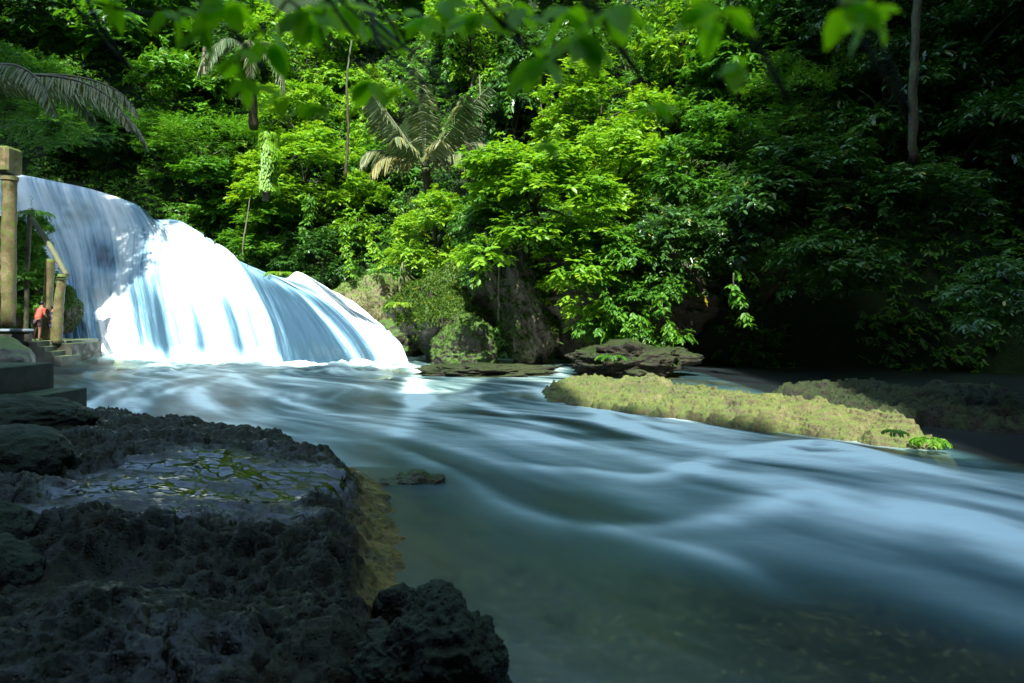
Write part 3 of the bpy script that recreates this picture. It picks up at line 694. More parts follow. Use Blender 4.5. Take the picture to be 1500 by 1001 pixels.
# ------------------------------------------------------------------ river
def rows_cols(r0, r1, nr, a0, a1, na):
    r = np.geomspace(r0, r1, nr); a = np.linspace(a0, a1, na)
    t = np.tan(a); X = r[:, None] * t[None]; Y = np.repeat(r[:, None], na, 1); return X, Y
X, Y = rows_cols(1.1, 37, 420, R(-50), R(50), 640)
def seg_feature(X, Y, pts, wid, inten, z0=0):
    """soft streak along a polyline; pts in photograph pixels on the water plane, widths in metres"""
    Wp = np.array([W(*p) for p in pts]); wid = np.broadcast_to(wid, len(pts)).astype(float); inten = np.broadcast_to(inten, len(pts)).astype(float)
    k = 10 * (len(pts) - 1)
    Wp = spline(Wp, k); wid = np.interp(np.linspace(0, 1, k), np.linspace(0, 1, len(pts)), wid); inten = np.interp(np.linspace(0, 1, k), np.linspace(0, 1, len(pts)), inten)
    wb = wid.max() * 3; best = np.zeros(X.shape)
    sel = (X > Wp[:, 0].min() - wb) & (X < Wp[:, 0].max() + wb) & (Y > Wp[:, 1].min() - wb) & (Y < Wp[:, 1].max() + wb)
    xx, yy = X[sel], Y[sel]; bb = np.zeros(xx.shape)
    for i in range(k - 1):
        a, b = Wp[i], Wp[i + 1]; ab = b - a; l2 = (ab ** 2).sum() + 1e-9
        t = np.clip(((xx - a[0]) * ab[0] + (yy - a[1]) * ab[1]) / l2, 0, 1)
        d = np.hypot(xx - a[0] - t * ab[0], yy - a[1] - t * ab[1]); w = wid[i] + (wid[i + 1] - wid[i]) * t
        bb = np.maximum(bb, (inten[i] + (inten[i + 1] - inten[i]) * t) * np.exp(-(d / w) ** 2 * 1.2))
    best[sel] = bb; return best
STREAKS = [
 ([(606, 543), (608, 565), (610, 582)], [.35, .3, .3], [.3, .8, .9]),
 ([(610, 578), (600, 605), (588, 640)], [.25, .28, .32], [.9, .55, .3]),
 ([(330, 560), (420, 575), (520, 592), (600, 598)], .35, [.2, .45, .45, .35]),
 ([(300, 552), (240, 560), (200, 580), (190, 600)], .35, [.3, .5, .45, .1]),
 ([(360, 548), (300, 565), (290, 585), (330, 600)], .3, [.2, .5, .5, .1]),
 ([(340, 545), (370, 570), (470, 600), (580, 615)], .25, [.3, .45, .35, .3]),
 ([(60, 602), (200, 612), (330, 627), (450, 640), (560, 655), (640, 690)], .22, [.35, .4, .35, .3, .3, .35]),
 ([(400, 552), (500, 562), (590, 575)], .4, [.35, .35, .4]),
 ([(620, 600), (690, 630), (800, 648), (950, 650), (1060, 660)], .3, [.3, .3, .3, .25, .2]),
 ([(700, 590), (760, 610), (810, 628), (870, 632)], .25, [.3, .5, .5, .2]),
 ([(690, 575), (770, 570), (840, 580)], .3, [.2, .4, .3]),
 ([(850, 600), (880, 606), (900, 618), (1000, 626), (1080, 642)], [.15, .18, .2, .2, .15], [.3, .75, .5, .45, .2]),
 ([(640, 655), (720, 680), (850, 690), (950, 700), (1010, 688), (1040, 672)], .14, [.1, .3, .4, .55, .55, .3]),
 ([(1000, 690), (1080, 672), (1150, 655), (1210, 652), (1280, 672), (1360, 698), (1500, 735)], [.15, .15, .17, .2, .22, .25, .3], [.3, .4, .65, 1.0, .95, .6, .5]),
 ([(600, 668), (680, 705), (740, 745), (850, 772), (960, 772), (1060, 758)], [.08, .1, .13, .14, .14, .14], [.35, .45, .35, .3, .35, .35]),
 ([(1060, 760), (1120, 742), (1180, 728), (1250, 745), (1330, 765)], .22, [.3, .45, .6, .55, .5]),
 ([(1330, 745), (1400, 765), (1460, 790), (1560, 840)], [.25, .28, .3, .3], [.5, 1.0, .95, .7]),
 ([(1000, 800), (1150, 795), (1300, 830), (1500, 900)], .4, [.15, .35, .45, .5]),
 ([(880, 775), (1000, 800), (1080, 830), (1150, 870)], .12, [.2, .3, .3, .1]),
 ([(1250, 690), (1400, 740), (1550, 800)], .5, [.3, .45, .5]),
 ([(760, 640), (900, 660), (1100, 700), (1300, 770)], .5, [.25, .25, .25, .3]),
]
CORES = [([(1150, 656), (1210, 651), (1270, 668), (1330, 688)], .10, [.3, .8, .8, .2]), ([(1340, 752), (1400, 764), (1460, 788)], .16, [.2, .9, .4]), ([(1120, 742), (1190, 727), (1240, 740)], .10, [.1, .45, .1]),
         ([(590, 560), (612, 574), (616, 588), (598, 600)], .22, [.3, 1, 1, .3]), ([(860, 604), (876, 606), (895, 616)], .14, [.3, .8, .2]), ([(120, 600), (170, 575), (230, 556)], .22, [.1, .5, .3]), ([(200, 604), (235, 580), (290, 560)], .2, [.1, .5, .3])]  # foam cores, some painted as bright highlights on the swells
foam = np.zeros(X.shape); swell = np.zeros(X.shape)
for k, (p, w, i) in enumerate(STREAKS):
    if k >= 11: w = np.asarray(w) * 1.5; i = np.asarray(i) * .85
    f = seg_feature(X, Y, p, w, i); foam = 1 - (1 - foam) * (1 - np.clip(f, 0, 1) * .9)
    if k >= 11: swell = np.maximum(swell, seg_feature(X, Y, p, np.asarray(w) * 1.7, i))
for c_ in CORES: foam = 1 - (1 - foam) * (1 - np.clip(seg_feature(X, Y, *c_), 0, 1) * .9)
sF = X * .6 - Y * .8; tF = X * .8 + Y * .6; wp = .9 * vnoise(X * .25, Y * .25, seed=70)
far = sstep(6, 14, Y)
n1 = fbm(sF * .35, tF * 1.3 + wp, seed=71, oct=4); n2 = vnoise(sF * .6, (tF + wp) * 4.5, seed=72)
base = .02 + .18 * sstep(4, 8, Y) + .22 * far + .22 * sstep(-.5, 3.5, X) * sstep(4.2, 7.5, Y)
foam = foam * (.9 + .25 * n1) + base * (1 + .6 * n1 + (.12 + .3 * far) * n2) 
leftshore = sstep(0, 1.6, X - np.interp(Y, [1, 3.7, 5.2, 6.4, 8.5, 11], [-.1, -.2, -.8, -1.1, -1.6, -4]))
foam *= np.where(Y < 9, .25 + .75 * leftshore, 1)
calm = np.maximum(sstep(.0, .5, (X - 6.35)) * sstep(8.6, 9.2, Y), .8 * sstep(1.5, 2.5, X) * sstep(15.5, 18, Y))      # the still pool at the right
foam *= 1 - .93 * calm
pool = sstep(18, 30, Y) * (X < -3)
foam += .25 * pool * fbm(X * .8, Y * 2.2, seed=75, oct=4)
# apron of shallow brown water in front of the steps on the left
apron = (1 - sstep(-15.5, -11.5, X + .25 * (Y - 20))) * sstep(13, 16, Y)
foam *= 1 - .75 * apron
churn = np.exp(-((Y - np.interp(X, [-22, -15, -8, -5], [33.6, 32.0, 28.6, 28.6])) / .8) ** 2) * (X < -5) * (X > -22)
foam += 1.0 * churn * (.7 + .6 * vnoise(X * 1.2, Y * 1.2, seed=150)) * (X < -5) * (X > -22)
Zr = .11 * swell + .008 * n1 * (1 - calm) + .05 * vnoise(sF * .2, tF * .35, seed=77) * (1 - calm) + .10 * (n1 * pool)
Zr = Zr * sstep(1, 3, Y) + .22 * churn * np.clip(.4 + fbm(X * 1.5, Y * 1.5, seed=151), 0, 1.2)
m, nt = newmat('river_water'); n = N(nt)
tc = n('ShaderNodeTexCoord'); mp = n('ShaderNodeMapping'); n.link(tc.outputs['Object'], mp.inputs[0]); mp.inputs['Rotation'].default_value = (0, 0, math.atan2(.8, .6)); mp.inputs['Scale'].default_value = (.8, 6, 1)
stn = n.noise(mp.outputs[0], 1.0, 5, .6, .6)
mp2 = n('ShaderNodeMapping'); n.link(tc.outputs['Object'], mp2.inputs[0]); mp2.inputs['Rotation'].default_value = (0, 0, math.atan2(.8, .6)); mp2.inputs['Scale'].default_value = (3, 22, 1)
stf = n.noise(mp2.outputs[0], 1.0, 4, .6, .4)
fa = n.attr('foam')
ff = n.math('ADD', fa, n.math('MULTIPLY', n.math('MULTIPLY', n.math('SUBTRACT', stn, .5), n.math('ADD', n.math('MULTIPLY', n.attr('far'), .4), .16)), n.math('ADD', fa, .1)))
ff = n.math('ADD', ff, n.math('MULTIPLY', n.math('MULTIPLY', n.math('SUBTRACT', stf, .5), .3), n.math('MULTIPLY', fa, n.attr('far'))))
ff = n.math('MAXIMUM', n.math('MINIMUM', ff, 1.0), .03)
ff = n.math('SUBTRACT', ff, .025, clamp=True)
fcol = n.mix(n.rampf(ff, .1, .9), (.11, .31, .34), (.74, .92, .88))
n.out(water_shader(n, ff, stn, .05, .05, fcol=fcol, clear=(.52, .57, .44))); M['river'] = m
rv = mesh_np('river', np.stack([X, Y, Zr], -1).reshape(-1, 3), grid_quads(*X.shape), M['river'], attrs={'foam': np.clip(foam, 0, 1).ravel(), 'far': far.ravel()})
tag(rv, 'blue-green river smoothed into silk, flowing from the waterfall to the lower right', kind='structure')

# river bed with cobbles
Xb, Yb = rows_cols(1.0, 38, 360, R(-52), R(52), 520)
d1, d2 = worley(Xb * 3.2 + .3 * vnoise(Xb * 3, Yb * 3), Yb * 3.2, seed=81); e1, e2 = worley(Xb * 9, Yb * 9, seed=82)
Zb = -.34 - .25 * sstep(8, 14, Yb) + .10 * fbm(Xb * .6, Yb * .6, seed=83) + .09 * (d2 - d1) * (vnoise(Xb, Yb, seed=4) > -.2) + .03 * (e2 - e1)
m, nt = newmat('river_bed'); n = N(nt); v = n.coords()
vo = n('ShaderNodeTexVoronoi'); n.link(v, vo.inputs['Vector']); vo.inputs['Scale'].default_value = 9
cc = n.mix(.5, n.ramp(n.noise(v, 2.2, 8, .65), [(.35, (.02, .026, .014)), (.52, (.08, .085, .038)), (.66, (.26, .22, .09))]), n.ramp(n.noise(v, 12, 5, .7), [(.42, (.012, .015, .009)), (.56, (.10, .095, .045)), (.66, (.62, .50, .22))]))
n.out(n.bsdf(cc, .7, n.bump(n.noise(v, 14, 6), .5, .05), .3)); M['bed'] = m
tag(mesh_np('river_bed', np.stack([Xb, Yb, Zb], -1).reshape(-1, 3), grid_quads(*Xb.shape), M['bed']), kind='structure')
boulder(np.append(W(608, 706), -.16), (.44, .34, .25), M['ledge_dark'], 'rounded rock just under the water off the near bank', 'submerged_rock', seed=19, amp=.3, freq=1.8)
for k, (qx, qy, rr) in enumerate([(700, 780, .1), (760, 830, .12), (820, 900, .11), (1160, 940, .09), (1240, 955, .1), (950, 880, .1), (1090, 900, .1), (720, 900, .08), (1330, 975, .09)]):
    lb = ['small stone under clear water nearest the yellow toe of the bank', 'stone under clear water below the stream tongue', 'stone under clear water left of the lower middle', 'small stone under water at the lower right, left of a larger one', 'larger stone under water at the lower right', 'stone under water in the lower middle', 'stone under water right of the lower middle', 'small stone under water beside the near black rock', 'small stone at the bottom edge on the right'][k]
    boulder(np.append(W(qx, qy, -.25), -.27), (rr, rr * .8, rr * .5), M['ledge_dark'], lb, 'river_stone', seed=60 + k, amp=.25, sub=5, group='stones on the river bed')

# ------------------------------------------------------------------ near bank
SY = [1, 3.0, 3.73, 4.3, 5.2, 6.35, 7.5, 8.5, 9.5, 10.5, 11.3, 12, 12.6, 13.0]
SX = [.05, -.12, -.2, -.47, -.75, -1.12, -1.2, -1.62, -2.4, -3.6, -5.2, -7.5, -11, -16]
def bank_h(X, Y):
    xs = np.interp(Y, SY, SX, right=-40) + .13 * fbm(Y * 1.6, Y * 0, seed=90) 
    slope = np.interp(Y, [1, 4, 8, 9, 13], [.95, .95, .9, .6, .35])
    sd = (xs - X) * slope + .08 * fbm(X * 1.6, Y * 1.6, seed=122, oct=3)
    h = -.55 + .46 * sstep(-.8, -.1, sd) + .20 * sstep(-.2, .35, sd) + .34 * sstep(.22, .70, sd) + .16 * sstep(.6, 2.2, sd)
    m = sstep(.15, .6, sd)
    wetz = sstep(.15, .75, np.exp(-((X + 2.75) / 1.15) ** 4 - ((Y - 6.1) / 1.35) ** 4) + .32 * fbm(X * 1.8, Y * 2.2, seed=142, oct=4))             # smooth wet shelf
    near = (1 - sstep(3.2, 4.6, Y)) * .7
    rg = m * (1 - np.clip(1.0 * wetz + .6 * near, 0, 1))
    d1, d2 = worley(X * 6.5 + .4 * vnoise(X * 4, Y * 4, seed=1), Y * 6.5, seed=92); e1, e2 = worley(X * 15, Y * 15, seed=93)
    h = h + m * .10 * fbm(X * 1.1, Y * 1.3, seed=94, oct=5) * (1 - .85 * wetz) + rg * (-.10 * (1 - sstep(0, .5, d1)) * (vnoise(X * 2, Y * 2, seed=88) > -.4) - .045 * (1 - sstep(0, .5, e1)) + .05 * fbm(X * 3.5, Y * 3.5, seed=95, oct=6, gain=.6) + .03)
    # stepped ripples of the shelf, running across the view
    q = Y * 4.6 + 1.5 * vnoise(X * 1.3, Y * 1.0, seed=96) + 1.0 * vnoise(X * 3.2, Y * 3, seed=97) + .35 * vnoise(X * 9, Y * 6, seed=119)
    fq = np.floor(q); saw = fq + sstep(.55, 1, q - fq)
    h = h + wetz * m * (.014 * vnoise(X * 7 + 2 * Y, Y * 16, seed=140) + .006 * vnoise(X * 16, Y * 34, seed=141))
    h = h + wetz * m * (.015 * (saw - 27) - .04 - .025 * (Y - 6))
    h = h + near * m * .05 * fbm(X * 3.2, Y * 3.2, seed=99, oct=4)
    # a dry ridge between the shelf and the near hollow
    h = h + m * .10 * np.exp(-((Y - 4.75 - .12 * X) / .3) ** 2) * sstep(-3.5, -1.8, X)
    pd = np.exp(-(((X + 2.35) / .42) ** 2 + ((Y - 3.95) / .30) ** 2))
    h = h * (1 - pd * .9) + .40 * pd * .9
    h = h - .06 * sstep(-3.5, -5, X)
    sed = (1 - sstep(.28, .5, sd)) * sstep(-.75, -.3, sd) * (Y < 9.5)
    return h, sed, np.clip(wetz * m * (.75 + .5 * vnoise(X * 2, Y * 4, seed=120)) + near * .5 * m * sstep(0, .5, vnoise(X * 1.4, Y * 2, seed=121)), 0, 1)
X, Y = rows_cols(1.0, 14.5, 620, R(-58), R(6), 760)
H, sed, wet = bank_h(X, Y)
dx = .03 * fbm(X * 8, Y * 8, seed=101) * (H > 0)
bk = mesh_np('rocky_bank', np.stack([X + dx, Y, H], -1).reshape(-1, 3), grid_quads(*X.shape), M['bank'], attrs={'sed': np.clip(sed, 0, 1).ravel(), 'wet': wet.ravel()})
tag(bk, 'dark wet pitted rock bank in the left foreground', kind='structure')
# puddle
m, nt = newmat('puddle_water'); n = N(nt); n.out(n.bsdf((.004, .005, .005), .04, n.bump(n.noise(n.coords(), 6, 2), .03, .02), .6)); M['puddle'] = m
a = np.linspace(0, 2 * math.pi, 48, endpoint=False)
rr = 1 + .3 * vnoise(np.cos(a) * 1.5 + 5, np.sin(a) * 1.5, seed=8)
pv = np.stack([-2.35 + .40 * rr * np.cos(a), 3.95 + .20 * rr * np.sin(a) + .10 * np.cos(a), np.full(48, .425)], -1)
pv = np.vstack([pv, [[-2.35, 3.95, .425]]]); T = np.array([(48, i, (i + 1) % 48) for i in range(48)])
tag(mesh_np('puddle', pv, None, M['puddle'], T=T), 'small puddle reflecting the sky', kind='structure')

boulder((-.36, 3.05, .36), (.33, .36, .36), M['wet_rock'], 'jagged black rock at the bottom edge beside the water', 'rock', seed=17, amp=.22, sub=7, ridge=.05, pits=.02, freq=1.6)
boulder((-.66, 4.15, .22), (.16, .14, .16), M['wet_rock'], 'small brown stone above the jagged black rock', 'rock', seed=18, amp=.2, sub=6)
for (c, s, sd, lb) in [((-6.6, 9.1, .62), (.9, .7, .34), 21, 'dark lumpy rock at the left edge below the near steps'),
                       ((-4.75, 6.3, .62), (.55, .6, .36), 22, 'black boulder at the left edge beside the wet shelf'),
                       ((-3.35, 4.35, .6), (.32, .3, .22), 23, 'upper of two smooth dark boulders in the lower left'),
                       ((-3.05, 3.85, .52), (.32, .28, .24), 24, 'lower of two smooth dark boulders in the lower left')]:
    boulder(c, s, M['wet_rock'], lb, 'boulder', seed=sd, amp=.14, sub=6, pits=.0)

# ------------------------------------------------------------------ viewing deck, posts, steps on the left
dk = 29.5
def metal(name, c, r):
    m, nt = newmat(name); n = N(nt); v = n.coords()
    cc = n.mix(n.rampf(n.noise(v, 3, 5), .4, .7), c, tuple(x * .5 for x in c)); n.out(n.bsdf(cc, r, None, .5, Metallic=.5)); return m
M['metal'] = metal('painted_metal', (.32, .40, .46), .45)
A = P(-60, 478, dk)
deck = empty('viewing_deck', (A[0], dk + 1, .6), 'concrete viewing deck with a pale metal-edged bench rail at the left edge', 'deck')
def local(mb_pts, e): return np.asarray(mb_pts, float) - np.array(e.location[:])
o = np.array(deck.location[:])
mb = MB(); c = P(25, 490, dk + 1.3) - o; mb.box((c[0] - 1.2, 1.2, 1.0 - .6 - .12), (6.6, 3.4, .16)); mb.build('floor_slab', M['concrete'], deck)
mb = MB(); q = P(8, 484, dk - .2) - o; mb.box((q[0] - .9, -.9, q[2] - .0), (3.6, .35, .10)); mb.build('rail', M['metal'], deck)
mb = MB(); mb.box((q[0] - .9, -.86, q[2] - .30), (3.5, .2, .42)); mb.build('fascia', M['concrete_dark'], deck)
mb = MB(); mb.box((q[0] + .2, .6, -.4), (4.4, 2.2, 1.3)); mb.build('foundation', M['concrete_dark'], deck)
st = empty('steps', P(60, 528, dk), 'grey concrete steps running down from the deck to the pool', 'steps', 'stairs')
o = np.array(st.location[:])
for k, (sx, sy) in enumerate([(42, 500), (53, 508), (65, 515), (78, 522)]):
    p = P(sx, sy, dk - .3) - o; zb = -.35
    w = .36
    mb = MB(); mb.box((p[0] + w / 2, .35, (p[2] + zb) / 2), (w, 1.3, p[2] - zb)); mb.build('step', M['concrete'], st)
mb = MB(); p0 = P(40, 500, dk) - o; p1 = P(102, 503, dk + 1.2) - o
mb.box(((p0[0] + p1[0]) / 2, 1.6, p0[2] - .45), (p1[0] - p0[0], .5, .85)); mb.build('landing_wall', M['concrete'], st)
mossy = boulder(P(-5, 535, 27.5), (1.35, 1.2, 1.15), M['concrete'], 'sloping mossy concrete apron block below the deck', 'mossy_block', seed=27, amp=.08, flat=.15)
# near steps, dark
ns = empty('steps', (-8.6, 11.5, .3), 'dark silhouetted steps at the left edge of the near bank', 'steps', 'stairs')
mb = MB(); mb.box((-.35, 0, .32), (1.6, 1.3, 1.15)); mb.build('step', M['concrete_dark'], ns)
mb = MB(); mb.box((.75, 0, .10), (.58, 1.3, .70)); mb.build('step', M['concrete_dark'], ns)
# thick pillar with capital
def post(pts, rad, name, label, mat, extra=None, group='posts of the viewing deck', cat='pillar'):
    b = np.array(pts[0]); e = empty(name, b, label, cat, group)
    pts = spline(np.array(pts, float), 26)
    mb = MB(); rr = np.interp(np.linspace(0, 1, 26), np.linspace(0, 1, len(rad)), rad)
    mb.tube(pts - b, rr, 16, wob=.10, seed=int(abs(b[0]) * 7)); mb.build('shaft', M[mat], e, smooth=True)
    return e, b
d = 29
e, b = post([P(12, 478, d), P(13, 370, d), P(14, 258, d)], [.27, .29, .27], 'pillar', 'thick weathered round pillar with a block capital at the left edge', 'timber')
q = P(6, 236, d) - b; mb = MB(); mb.box((q[0], 0, q[2]), (.98, .95, 1.1), bev=.09); mb.build('capital', M['timber'], e)
q = P(14, 262, d) - b; mb = MB(); mb.tube([(q[0], 0, q[2] - .08), (q[0], 0, q[2] + .08)], .33, 16); mb.build('collar', M['timber'], e)
e, b = post([P(83, 502, 30), P(86, 450, 30), P(91, 402, 30)], [.22, .2, .17], 'post', 'slanted mossy log post nearest the waterfall with a rope lashing', 'timber', cat='post')
q = P(90.5, 408, 30) - b; mb = MB()
for k in (-.05, .05):
    th = np.linspace(0, 2 * math.pi, 17); mb.tube(np.stack([q[0] + .2 * np.cos(th), .2 * np.sin(th), q[2] + k + 0 * th], -1), .03, 5, cap=False)
mb.build('rope_lashing', M['bark'], e, smooth=True)
post([P(66, 500, 31), P(70, 440, 31), P(74, 380, 31)], [.22, .2, .2], 'post', 'mossy log post behind the person in red', 'timber', cat='post')
post([P(47, 320, 31.5), P(70, 355, 31), P(98, 404, 30.2)], [.10, .12, .12], 'roof_beam', 'sloping mossy beam resting on the log posts', 'bark_pale', cat='beam')
post([P(44, 310, 32), P(40, 400, 32), P(38, 490, 32)], [.1, .1, .1], 'post', 'thin dark post behind the deck, hidden by leaves', 'bark', cat='post')
# mossy cliff behind the deck
boulder(P(8, 430, 34.5), (2.1, 1.6, 3.6), M['cliff'], 'mossy rock face behind the viewing deck', 'cliff_rock', seed=29, amp=.18, moss=16000, mosslen=.3, mosscol='leaf_mid')
boulder(P(98, 455, 34.3), (.55, .6, 1.1), M['boulder'], 'small mossy rock between the log post and the waterfall', seed=30, amp=.2, moss=2500)

# ------------------------------------------------------------------ people
def plain(name, c, rough=.8):
    m, nt = newmat(name); n = N(nt); v = n.coords(); n.out(n.bsdf(n.mix(n.noise(v, 12, 3), c, tuple(x * .75 for x in c)), rough, n.bump(n.noise(v, 20, 3), .2, .01), .25)); return m
M['skin'] = plain('skin', (.22, .11, .07), .55); M['red'] = plain('red_cloth', (.9, .10, .07)); M['navy'] = plain('dark_cloth', (.035, .03, .07)); M['short'] = plain('brown_shorts', (.07, .04, .045)); M['hair'] = plain('hair', (.008, .007, .006), .4)
def skin(name, verts, edges, radii, mat, parent, root=0, sub=2):
    me = bpy.data.meshes.new(name); me.from_pydata([tuple(v) for v in verts], edges, []); me.materials.append(mat)
    o = bpy.data.objects.new(name, me); col.objects.link(o); o.parent = parent
    md = o.modifiers.new('skin', 'SKIN'); md.use_smooth_shade = True
    for i, r in enumerate(radii):
        rr = r if isinstance(r, tuple) else (r, r)
        me.skin_vertices[0].data[i].radius = rr; me.skin_vertices[0].data[i].use_root = (i == root)
    s = o.modifiers.new('sub', 'SUBSURF'); s.levels = sub; s.render_levels = sub
    return o
def person(loc, label, rz, shirt, legs, lean=.12, h=1.0, bent=True):
    e = empty('person', loc, label, 'person'); e.rotation_euler = (0, 0, rz); e.scale = (h, h, h)
    L = lean
    V = [(0, 0, .92), (0, .4 * L, 1.08), (0, L, 1.27), (0, L * 1.5, 1.42), (0, L * 1.75, 1.50), (0, L * 2.1, 1.58), (0, L * 2.2, 1.66),
         (.17, L * 1.4, 1.38), (.24, L + .02, 1.12), (.13, L + .22, 1.02), (.07, L + .29, 1.04),
         (-.17, L * 1.4, 1.38), (-.25, L + .02, 1.13), (-.14, L + .22, 1.05), (-.08, L + .29, 1.07),
         (.10, .0, .84), (.11, .05, .48), (.11, 0, .09), (.12, .15, .035),
         (-.10, .0, .84), (-.12, .02, .48), (-.13, -.06, .09), (-.14, .09, .035)]
    E = [(0, 1), (1, 2), (2, 3), (3, 4), (4, 5), (5, 6), (3, 7), (7, 8), (8, 9), (9, 10), (3, 11), (11, 12), (12, 13), (13, 14), (0, 15), (15, 16), (16, 17), (17, 18), (0, 19), (19, 20), (20, 21), (21, 22)]
    Rr = [(.15, .11), (.14, .10), (.16, .11), (.13, .09), .055, (.075, .09), (.07, .085), .06, .04, .032, .03, .06, .04, .032, .03, .085, .058, .04, .035, .085, .058, .04, .035]
    nb = len(V)
    # short finger chains on each hand
    for hd, sx in ((10, 1), (14, -1)):
        for k in range(4):
            a = V[hd]; V.append((a[0] - sx * .02, a[1] + .05 - .006 * k, a[2] + .025 - .018 * k)); V.append((a[0] - sx * .04, a[1] + .075 - .01 * abs(k - 1), a[2] + .01 - .018 * k))
            E += [(hd, len(V) - 2), (len(V) - 2, len(V) - 1)]; Rr += [.009, .007]
        a = V[hd]; V.append((a[0] - sx * .035, a[1] + .01, a[2] + .04)); E.append((hd, len(V) - 1)); Rr.append(.01)
    skin('body', V, E, Rr, M['skin'], e)
    k = 1.13
    skin('shirt', [V[0], V[1], V[2], V[3], V[7], tuple(np.array(V[7]) * .45 + np.array(V[8]) * .55), V[11], tuple(np.array(V[11]) * .45 + np.array(V[12]) * .55)],
         [(0, 1), (1, 2), (2, 3), (3, 4), (4, 5), (3, 6), (6, 7)], [(.175, .135), (.17, .13), (.19, .135), (.15, .11), .085, .068, .085, .068], M[shirt], e)
    skin('shorts', [V[0], V[15], tuple(np.array(V[15]) * .3 + np.array(V[16]) * .7), V[19], tuple(np.array(V[19]) * .3 + np.array(V[20]) * .7)],
         [(0, 1), (1, 2), (0, 3), (3, 4)], [(.165, .135), .115, .088, .115, .088], M[legs], e)
    Vh, Th = ICO[5]; hh = Vh * np.array([.092, .105, .115]) + np.array([0, L * 2.15 - .012, 1.655]); hh = hh[:]
    keep = (Vh[:, 2] > -.25) | (Vh[:, 1] < -.15); tk = keep[Th].all(1)
    mesh_np('hair', hh, None, M['hair'], e, T=Th[tk])
    # face: nose, eyes, ears looking away from the camera
    Vn, Tn = ICO[5]
    mesh_np('nose', Vn * np.array([.013, .02, .022]) + np.array([0, L * 2.15 + .095, 1.61]), None, M['skin'], e, T=Tn)
    for sx in (-1, 1):
        mesh_np('ear', Vn * np.array([.012, .02, .03]) + np.array([sx * .088, L * 2.15, 1.62]), None, M['skin'], e, T=Tn)
        mesh_np('eye', Vn * .012 + np.array([sx * .03, L * 2.15 + .085, 1.635]), None, M['hair'], e, T=Tn)
    return e
person(P(54, 499, 30.2), 'person in a red shirt and dark shorts seen from behind on the deck', R(-12), 'red', 'short', lean=.14, h=1.0)
person(P(75, 499.5, 30.8), 'person in dark clothes half hidden behind the log post', R(-60), 'navy', 'navy', lean=.05, h=.92)

# ------------------------------------------------------------------ bare trunks, lianas
def trunk(pts, rad, label, mat='bark_pale', name='tree_trunk', cat='tree trunk', group='bare trunks on the slope'):
    b = np.array(pts[0], float); e = empty(name, b, label, cat, group); pts = spline(np.array(pts, float), 30)
    rg = np.random.default_rng(int(abs(b[0] * 31 + b[2] * 7)))
    pts = pts + rg.normal(0, rad[0] * .12, pts.shape)
    mb = MB(); mb.tube(pts - b, np.interp(np.linspace(0, 1, 30), np.linspace(0, 1, len(rad)), rad), 10, wob=.2); mb.build('bark', M[mat], e, smooth=True); return e
trunk([P(1338, 240, 24), P(1338, 120, 24), P(1344, 0, 24), P(1346, -260, 24)], [.16, .15, .13, .1], 'tall bare trunk in the dark upper right', 'bark')
trunk([P(506, 260, 36), P(510, 190, 36), P(508, 120, 36), P(515, 60, 36.5)], [.08, .07, .06, .05], 'thin bare trunk left of the palm', 'bark')
trunk([P(705, 260, 37), P(706, 190, 37), P(702, 110, 37.3)], [.06, .05, .04], 'thin trunk right of the palm')
trunk([P(300, 110, 38), P(299, 90, 38), P(301, 70, 38)], [.14, .14, .12], 'short pale trunk high above the waterfall')
trunk([P(355, 375, 35), P(357, 350, 35), P(362, 320, 35.2), P(366, 290, 35.4)], [.015, .035, .035, .02], 'bare whitish root hanging over the waterfall rim')
trunk([P(730, 470, 27.5), P(731, 400, 27.5), P(733, 350, 27.6)], [.03, .04, .04], 'hanging aerial root in front of the rock buttress')
trunk([P(790, 110, 39), P(795, 170, 38.5), P(810, 140, 38.5), P(818, 90, 39)], [.02, .025, .02, .02], 'looping liana in the dark gap right of the palm', 'bark_pale', 'liana', 'liana')
def hanging_vine(px, y0, y1, d, label, mat='leaf_mid', dens=26):
    a = P(px, y0, d); b = P(px, y1, d); L = a[2] - b[2]; rg = np.random.default_rng(int(px) + 70)
    e = empty('hanging_vine', a, label, 'vine', 'leafy vines hanging down the slope')
    m = max(int(L * dens), 12); t = np.sort(rg.uniform(0, 1, m)); sw = .25 * np.sin(t * 3 + px)
    q = np.stack([sw, -.1 * t, -L * t], -1) + rg.normal(0, .09, (m, 3)) * (1.1 - t[:, None])
    V, Q, T = sprays(rg, q, rg.normal(0, 1, (m, 3)) * np.array([1, .7, .3]) + np.array([0, -.3, -.2]), 4, .22, .22, .5, .9)
    st_ = np.linspace(0, 1, 14); mb = MB(); mb.tube(np.stack([.25 * np.sin(st_ * 3 + px), -.1 * st_, -L * st_], -1), np.linspace(.03, .008, 14), 5)
    mb.build('stem', M['bark'], e, smooth=True); mesh_np('leaves', V, Q, M[mat], e, attrs={'tint': T})
hanging_vine(513, 325, 402, 34.2, 'leafy vine hanging below the yellow-green shrub into the dark hollow', 'leaf_bright')
hanging_vine(552, 355, 392, 33.6, 'short leafy vine near the tan boulder', 'leaf_bright')
hanging_vine(447, 285, 345, 34.5, 'leafy vine hanging above the second white lobe of the waterfall')
hanging_vine(1085, 400, 472, 22.5, 'thin leafy vine hanging in front of the black hollow', 'leaf_mid', 20)
hanging_vine(978, 430, 492, 24.5, 'leafy vine at the right end of the cliff overhang')
hanging_vine(890, 400, 455, 25.2, 'leafy vine on the face of the overhanging cliff')
hanging_vine(655, 30, 130, 39, 'long vine trailing left of the viny tree top', 'leaf_mid', 18)
hanging_vine(740, 90, 170, 37.5, 'long vine trailing right of the viny tree top', 'leaf_mid', 18)
